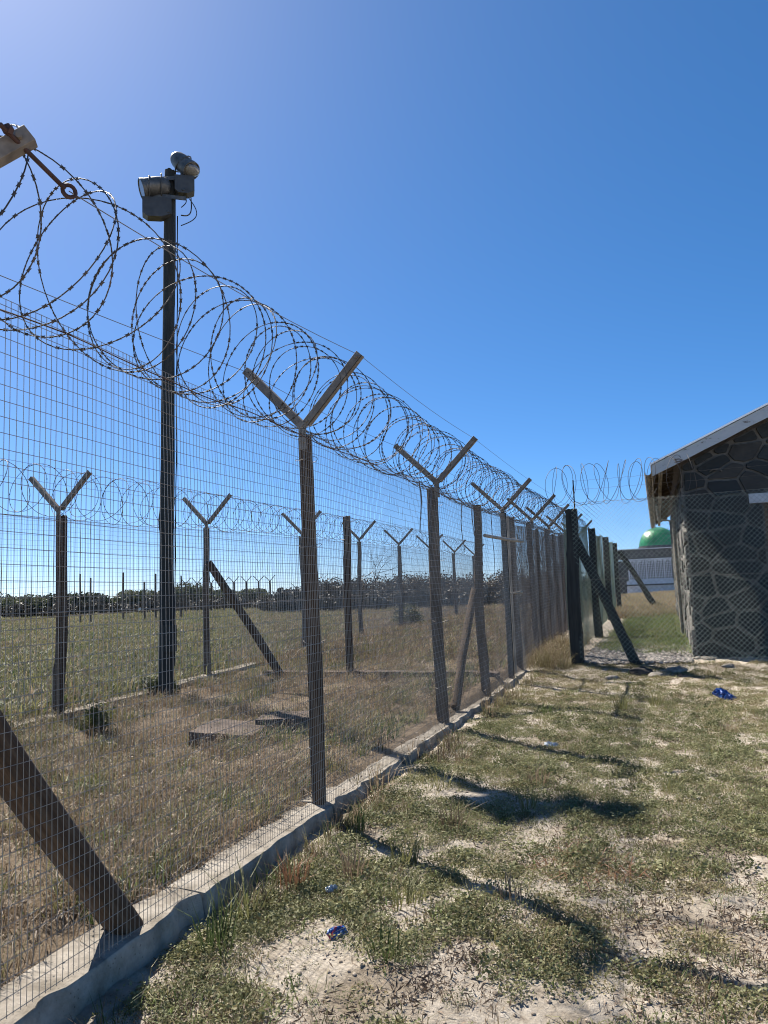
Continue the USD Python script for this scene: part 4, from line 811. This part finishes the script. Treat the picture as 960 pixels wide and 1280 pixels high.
# ------------------------------------------------------------------ litter and stones on the near ground
def crumple(c, L_, W_, H_, rot, seed, n=15, twist=.5):
    """A crumpled packet: a creased sheet folded over itself, with thickness."""
    u, w = np.meshgrid(np.linspace(-.5, .5, n), np.linspace(-.5, .5, n)); p = np.stack([u*5, w*5, u*0+seed], -1)
    z = np.abs(meshkit.noise(p, seed)-.5)*1.5 + (meshkit.noise(p*2.1, seed+1)-.5)*.6; top = .35 + z*(1-np.abs(2*u)**4)*(1-np.abs(2*w)**4)
    X_ = u*L_*(1 + .3*(meshkit.noise(p*.6+3, seed)-.5)); Y_ = w*W_*(1 - twist*np.abs(u)) + .15*W_*np.sin(u*4+seed)
    v1 = np.stack([X_, Y_, top*H_], -1).reshape(-1, 3); v2 = np.stack([X_, Y_, top*H_*.15], -1).reshape(-1, 3)
    i, j = np.meshgrid(np.arange(n-1), np.arange(n-1), indexing='ij'); q_ = np.stack([i*n+j, i*n+j+1, (i+1)*n+j+1, (i+1)*n+j], -1).reshape(-1, 4)
    rim = np.concatenate([np.arange(n), np.arange(1, n)*n+n-1, (n-1)*n+np.arange(n-2, -1, -1), np.arange(n-2, 0, -1)*n]); r2 = np.roll(rim, -1)
    f = np.vstack([q_[:, [0, 1, 2]], q_[:, [0, 2, 3]], q_[:, [0, 2, 1]] + n*n, q_[:, [0, 3, 2]] + n*n, np.stack([rim, rim + n*n, r2], 1), np.stack([r2, rim + n*n, r2 + n*n], 1)])
    v = np.vstack([v1, v2]) @ trimesh.transformations.euler_matrix(*rot)[:3, :3].T; return v + np.asarray(c), f
gp_ = lambda x, y, dz=0: (x, y, float(gz(x, y)) + dz)
single('foil_packet', crumple(gp_(.42, 10.3, .025), .27, .14, .09, (.5, .25, -.5), 3), BLUE, 'crumpled dark blue foil packet lying on the grass in front of the house', 'litter')
single('wrapper', crumple(gp_(-1.50, 3.20, .010), .085, .05, .022, (.7, -.3, .9), 9), WRAP, 'small blue and red sweet wrapper on the sandy ground nearest the viewer', 'litter')
single('foil_scrap', crumple(gp_(-1.20, 7.3, .015), .12, .07, .035, (.2, .1, .2), 5), PALEFOIL, 'pale crumpled wrapper on the edge of a post shadow in the middle of the grass', 'litter', 'pale foil scraps')
single('foil_scrap', crumple(gp_(-1.72, 3.62, .02), .06, .035, .03, (.2, .1, .6), 6), PALEFOIL, 'tiny pale wrapper beside the dry tufts near the kerb', 'litter', 'pale foil scraps')
for k, (x, y, s, mt, lab) in enumerate([(-.62, 12.45, .14, DARKROCK, 'dark rounded stone at the foot of the slanting black brace'), (-.40, 12.2, .09, ROCK, 'pale stone just right of the dark stone by the brace'), (-.12, 12.5, .12, ROCK, 'flat pale stone in the grass left of the house corner'), (-1.02, 12.0, .08, ROCK, 'grey stone left of the brace foot'), (.6, 12.9, .07, ROCK, 'small pale stone under the house wall')]):
    single('stone_rock', lump(gp_(x, y, s*.15), (s*1.3, s, s*.6), 40+k, 2, .4), mt, lab, 'stone', 'stones near the corner post', smooth=35)
rp = np.array([[x, float(gz(x, 0)), 0] for x in (0,)])
ms = []
rng = np.random.default_rng(8)
for k in range(150):
    x = rng.uniform(HX - .1, 4.0); y = HY - .05 - abs(rng.normal(0, .16)); s = rng.uniform(.015, .05); ms.append(lump(gp_(x, y, s*.2), (s*1.2, s, s*.7), k, 1, .3))
single('rubble_chips', join(ms), ROCK, 'pale stone chips along the foot of the house wall', 'rubble', kind='stuff')

# ------------------------------------------------------------------ ground cover, by instancing
def scatter(name, protos, P, label, cat, smin=.7, smax=1.3, seed=0, flat=0.0):
    """protos: [(mesh, material)]; P: (n, 3). One PointInstancer, kind stuff."""
    path = numbered('/World/' + name); pi = UsdGeom.PointInstancer.Define(stage, path); rng = np.random.default_rng(seed); n = len(P)
    for k, (m, mt) in enumerate(protos):
        pp = '%s/clump_%s' % (path, 'abcdefgh'[k]) if False else path + '/' + ('clump' if k == 0 else 'clump_%03d' % k)
        me = usdkit.mesh(stage, pp, m, mt); pi.CreatePrototypesRel().AddTarget(me.GetPath())
    pi.CreateProtoIndicesAttr(Vt.IntArray.FromNumpy(rng.integers(0, len(protos), n).astype(np.int32)))
    pi.CreatePositionsAttr(Vt.Vec3fArray.FromNumpy(P.astype(np.float32)))
    a = rng.uniform(0, 2*np.pi, n); tx = rng.normal(0, .06, n)
    pi.CreateOrientationsAttr(Vt.QuathArray([Gf.Quath(float(math.cos(t/2)), float(b), float(b*.3), float(math.sin(t/2))) for t, b in zip(a, tx)]))
    s = rng.uniform(smin, smax, n)[:, None]*np.ones(3); pi.CreateScalesAttr(Vt.Vec3fArray.FromNumpy(s.astype(np.float32)))
    tag(pi, label, cat, None, 'stuff'); return path
def cover_patch(n, r, h, leaf, seed):
    rng = np.random.default_rng(seed); a = rng.uniform(0, 6.283, n); q_ = r*np.sqrt(rng.uniform(0, 1, n)); z = h*rng.uniform(.08, 1, n)*(1 - .75*(q_/r)**2)
    return leaves(np.stack([q_*np.cos(a), q_*np.sin(a), z], -1), leaf, seed+1, .62, .5)
def mask(x, y, s, seed): return meshkit.fbm(np.stack([x*s, y*s, 0*x], -1), 4, seed)
def spread(n, x0, x1, y0, y1, seed, fn=None):
    rng = np.random.default_rng(seed); u = rng.uniform(0, 1, n); y = y0*(y1/y0)**u if y0 > 0 else y0 + (y1-y0)*u; x = rng.uniform(x0, x1, n)
    if fn is not None:
        k = rng.uniform(0, 1, n) < np.clip(fn(x, y), 0, 1); x, y = x[k], y[k]
    return np.stack([x, y, gz(x, y)], -1)
outside = lambda x, y: (x > fx(y) + .2)
def bareness(x, y):    # 1 where the sand lies open
    open_ = np.interp(y, [1, 3.0, 4.2, 5.5, 8, 13], [.74, .72, .62, .51, .46, .48]) + np.interp(x - .17*y, [-2.2, -.9, .2], [-.02, .0, .05])
    return np.clip((.25*mask(x, y, .9, 21) + .45*mask(x, y, 3.1, 22) + .30*mask(x, y, 7.5, 23) - (1 - open_)*.62 - .245)*10, 0, .97)
dry = lambda x, y: np.clip((mask(x, y, .55, 31) - .5)*5 + np.interp(y, [3, 6, 10, 13], [-.25, -.05, .45, .7]) + np.interp(x, [-2, 0, 2], [-.2, .1, .3]), 0, 1)
cv = lambda x, y: outside(x, y)*(1 - bareness(x, y))
green_c = [(cover_patch(110, .075, .045, (.0125, .0085, .015, .010)[k], 400+k), COVER) for k in range(4)] + [(blades(26, .055, .07, .0035, 1.4, 404), OLIVE)]
dry_c = [(cover_patch(95, .085, .035, .0125, 410+k), COVERDRY) for k in range(3)]
P = spread(21000, -2.4, 5.2, 1.6, 13.2, 41, lambda x, y: cv(x, y)*(1 - dry(x, y)*.85)*(x < .25*y + 1.2))
scatter('ground_cover', green_c, P, 'grey green creeping ground cover on the sandy soil outside the kerb', 'ground cover', .55, 1.5, seed=1)
P = spread(17000, -2.4, 5.2, 1.6, 13.2, 42, lambda x, y: cv(x, y)*(.15 + dry(x, y)*.8)*(x < .25*y + 1.2))
scatter('ground_cover', dry_c, P, 'yellowish dry ground cover in front of the house and fence', 'ground cover', seed=2)
lit = [(join([leaves(np.random.default_rng(k).normal(0, [.05, .05, .004], (26, 3)) + [0, 0, .008], .03, 420+k, .16, 0)]), LITTER) for k in range(3)]
P = spread(11000, -2.3, 4, 1.5, 13, 43, lambda x, y: outside(x, y)*(.35 + .4*bareness(x, y))*(mask(x, y, 2.0, 33) > .50)*(x < .25*y + 1.2))
scatter('dead_litter', lit, P, 'dead brown stems and leaf litter strewn on the sand outside the kerb', 'litter', seed=3)
tg = [(blades(11, .075, .05, .0032, 1.0, 430+k), [OLIVE, WEED, STRAW, COVERDRY][k]) for k in range(4)]
P = spread(20000, -2.3, 5, 1.7, 13.2, 44, lambda x, y: outside(x, y)*(.25 + .5*(mask(x, y, 1.6, 35) > .5))*(1-.8*bareness(x, y))*(x < .25*y + 1.2))
scatter('short_grass', tg, P, 'short sparse grass among the ground cover outside the kerb', 'grass', seed=4)
SANDM = noise_mat('sand_clod', [(0.3, (.20, .16, .12)), (0.7, (.40, .34, .27))], (30, 30, 30), 4, .95, .1, bump=.4, coord='pos')
P = spread(9000, -2.3, 4, 1.5, 13, 61, lambda x, y: outside(x, y)*(.25 + .6*bareness(x, y))*(x < .25*y + 1.2))
scatter('soil_crumbs', [(lump((0, 0, .003), (.011, .009, .007), 530+k, 1, .4), SANDM) for k in range(3)], P, 'crumbs of sand and small pebbles on the bare soil', 'soil', .25, 1.0, seed=13)
rng = np.random.default_rng(62); y = 1.6*(7.6**rng.uniform(0, 1, 300)); x = fx(y) + .19 + np.abs(rng.normal(0, .09, 300)); k = mask(x, y, 1.3, 63) > .47; x, y = x[k], y[k]; P = np.stack([x, y, gz(x, y)], -1)
scatter('kerb_weeds', [(blades(12, .14, .04, .004, .6, 540+k), [OLIVE, GREEN, STRAW, LITTER][k]) for k in range(4)], P, 'weeds and dry stems growing along the foot of the kerb', 'weeds', .5, 1.5, seed=14)
# inside the strip
instrip = lambda x, y: (x < fx(y) - .17)
s_in = [(blades(14, .17, .08, .0042, .6, 440+k, .018), [STRAW, BROWNSTRAW, STRAW, OLIVE][k]) for k in range(4)] + [(blades(22, .09, .10, .005, 1.5, 446+k), [LITTER, STRAW][k]) for k in range(2)]
P = spread(17000, -7.6, -2.3, 1.2, 16, 45, lambda x, y: instrip(x, y)*(x > fx2(y) - .1)*np.clip(.2 + (mask(x, y, 1.8, 36) - .42)*6, .12, 1)*.9)
scatter('dry_grass', s_in, P, 'dense dry brown grass growing in the strip between the two fences', 'grass', seed=5)
P = spread(3200, -7.6, -2.3, 1.6, 16, 46, lambda x, y: instrip(x, y)*(x > fx2(y) - .1)*(mask(x, y, 1.1, 37) > .52))
scatter('green_grass', [(blades(18, .16, .06, .005, .7, 450+k), [GREEN, OLIVE][k]) for k in range(2)], P, 'scattered green clumps in the dry strip between the fences', 'grass', seed=6)
# the field
fld = [(blades(26, .17, .30, .012, .6, 460+k), [OLIVE, OLIVE, GREEN, STRAW][k]) for k in range(4)]
rng = np.random.default_rng(47); n = 16000; D = 9*(7.6**rng.uniform(0, 1, n)); az = rng.uniform(24, 56, n); x, y = -np.sin(np.radians(az))*D, np.cos(np.radians(az))*D
k = x < fx2(y) - .25; P = np.stack([x[k], y[k], gz(x[k], y[k])], -1)
scatter('field_grass', fld, P, 'olive green short grass of the open field beyond the second fence', 'grass', .8, 1.7, seed=7)
rng = np.random.default_rng(48); n = 9000; D = 14*(3.6**rng.uniform(0, 1, n)); az = rng.uniform(4, 32, n); x, y = -np.sin(np.radians(az))*D, np.cos(np.radians(az))*D
k = x < fx(y) - .4; P = np.stack([x[k], y[k], gz(x[k], y[k])], -1)
scatter('dry_grass', [(blades(24, .16, .28, .009, .6, 470+k), [STRAW, BROWNSTRAW, OLIVE][k]) for k in range(3)], P, 'dry straw coloured grass further off behind the strip', 'grass', .8, 1.6, seed=8)
# behind the chain link: gravel, green growth, a dry meadow
P = spread(5200, -1.6, .25, 13.2, 18.0, 49, lambda x, y: 1.0*(x < .12)); 
scatter('gravel', [(lump((0, 0, .01), (.03, .024, .016), 480+k, 1, .35), GRAVEL) for k in range(3)], P, 'pale grey gravel on the ground behind the chain link fence', 'gravel', .5, 1.4, seed=9)
P = spread(3600, -1.5, .15, 14.3, 27, 50, lambda x, y: np.clip(np.interp(y, [14.3, 16.5, 24, 27], [.0, .65, 1, .4])*(.35 + (x + 1.5)/1.5), 0, 1))
scatter('green_grass', [(blades(26, .11, .13, .007, 1.2, 490+k), [WEED, WEED, OLIVE][k]) for k in range(3)], P, 'fresh green weeds between the gravel and the house side wall', 'grass', .7, 1.5, seed=10)
P = spread(4200, -6, 1.5, 24, 57, 51, lambda x, y: (x > -2.0 - .05*(y-24))*1.0)
scatter('dry_grass', [(blades(24, .16, .3, .012, .6, 500+k), [STRAW, STRAW, COVERDRY][k]) for k in range(3)], P, 'dry golden meadow in front of the domed building', 'grass', .8, 1.5, seed=11)
P = np.concatenate([spread(210, -2.5, -1.8, 12.7, 16.5, 52), spread(25, -2.3, -2.0, 5, 12.6, 53)])
scatter('dry_grass', [(blades(18, .27, .08, .005, .6, 510+k, .02), [STRAW, COVERDRY][k]) for k in range(2)], P, 'tall straw at the end of the kerb beside the black corner post', 'grass', seed=12)

# tufts that stand out one by one
tufts = [(-1.30, 3.55, .17, OLIVE, 34, 'small olive tuft between the wrapper and the first post shadow'), (-.85, 3.75, .14, BROWNSTRAW, 30, 'brown tuft just nearer than the fork of the first post shadow'), (-1.75, 5.6, .2, OLIVE, 36, 'olive tuft near the kerb between the first and second posts'), (-1.85, 6.6, .2, STRAW, 32, 'straw tuft by the kerb before the second post'), (-.15, 5.9, .15, OLIVE, 34, 'olive tuft at the right, beyond the end of the wide pole shadow'), (.35, 8.2, .16, STRAW, 34, 'straw tuft on the right side of the lawn, mid distance'), (-1.5, 8.9, .2, GREEN, 34, 'green tuft between the far post shadows near the kerb'),
         (-1.93, 2.95, .30, GREEN, 40, 'long bladed green tuft on the shaded side of the brace footing'), (-1.98, 4.55, .20, GREEN, 36, 'dark green rosette tuft below the first full timber post'), (-1.22, 3.05, .16, GREEN, 30, 'flat spiky green rosette on the open sand in the foreground'),
         (-1.70, 3.85, .21, BROWNSTRAW, 50, 'brown upright tuft left of the tiny pale wrapper'), (-1.52, 4.15, .20, OLIVE, 45, 'olive upright tuft right of the tiny pale wrapper'), (-1.95, 3.65, .22, RUSTSTRAW, 40, 'rusty dry tuft leaning from the kerb edge'), (-1.42, 4.75, .22, STRAW, 40, 'pale straw tuft on the first post shadow'),
         (-1.05, 5.3, .20, OLIVE, 40, 'olive tuft beside the wide pole shadow'), (-1.10, 5.9, .20, BROWNSTRAW, 40, 'brown tuft inside the wide pole shadow'), (-.72, 9.3, .26, OLIVE, 50, 'dark olive tuft standing on the far post shadow'), (-.35, 9.8, .24, OLIVE, 45, 'olive tuft right of the far post shadow, mid lawn'), (-.55, 4.35, .09, RUSTSTRAW, 120, 'flat rust coloured patch of dead grass in the right foreground'),
         (-2.02, 3.28, .30, OLIVE, 26, 'thin stems growing against the kerb right of the brace footing')]
for k, (x, y, h, mt, n, lab) in enumerate(tufts):
    sp, ln = (.07, .55) if h > .1 else (.28, 2.0)
    m = blades(n, h, sp*(1 if h > .12 else 1.0), .006, ln, 520+k); single('grass_tuft', (m[0] + gp_(x, y), m[1]), mt, lab, 'grass', 'grass tufts outside the kerb')
bush('shrub', -5.75, 6.6, .42, .45, 301, OLIVE, 'low grey green shrub in the strip right of the leftmost post', 'shrubs by the second fence', n=700, leaf=.045, cat='shrub')
bush('shrub', float(fx2(9.0)) + .2, 9.0, .35, .6, 302, HEDGE, 'dark low shrub on the kerb left of the floodlight pole foot', 'shrubs by the second fence', n=700, leaf=.05, cat='shrub')
bush('shrub', -6.9, 9.3, .25, .4, 303, HEDGE, 'dark shrub at the foot of the floodlight pole', n=700, leaf=.05, cat='shrub')
bush('shrub', -7.75, 22.3, .9, 1.2, 304, HEDGE, 'dark shrub at the foot of a far Y armed post', 'shrubs by the second fence', n=900, leaf=.08, cat='shrub')
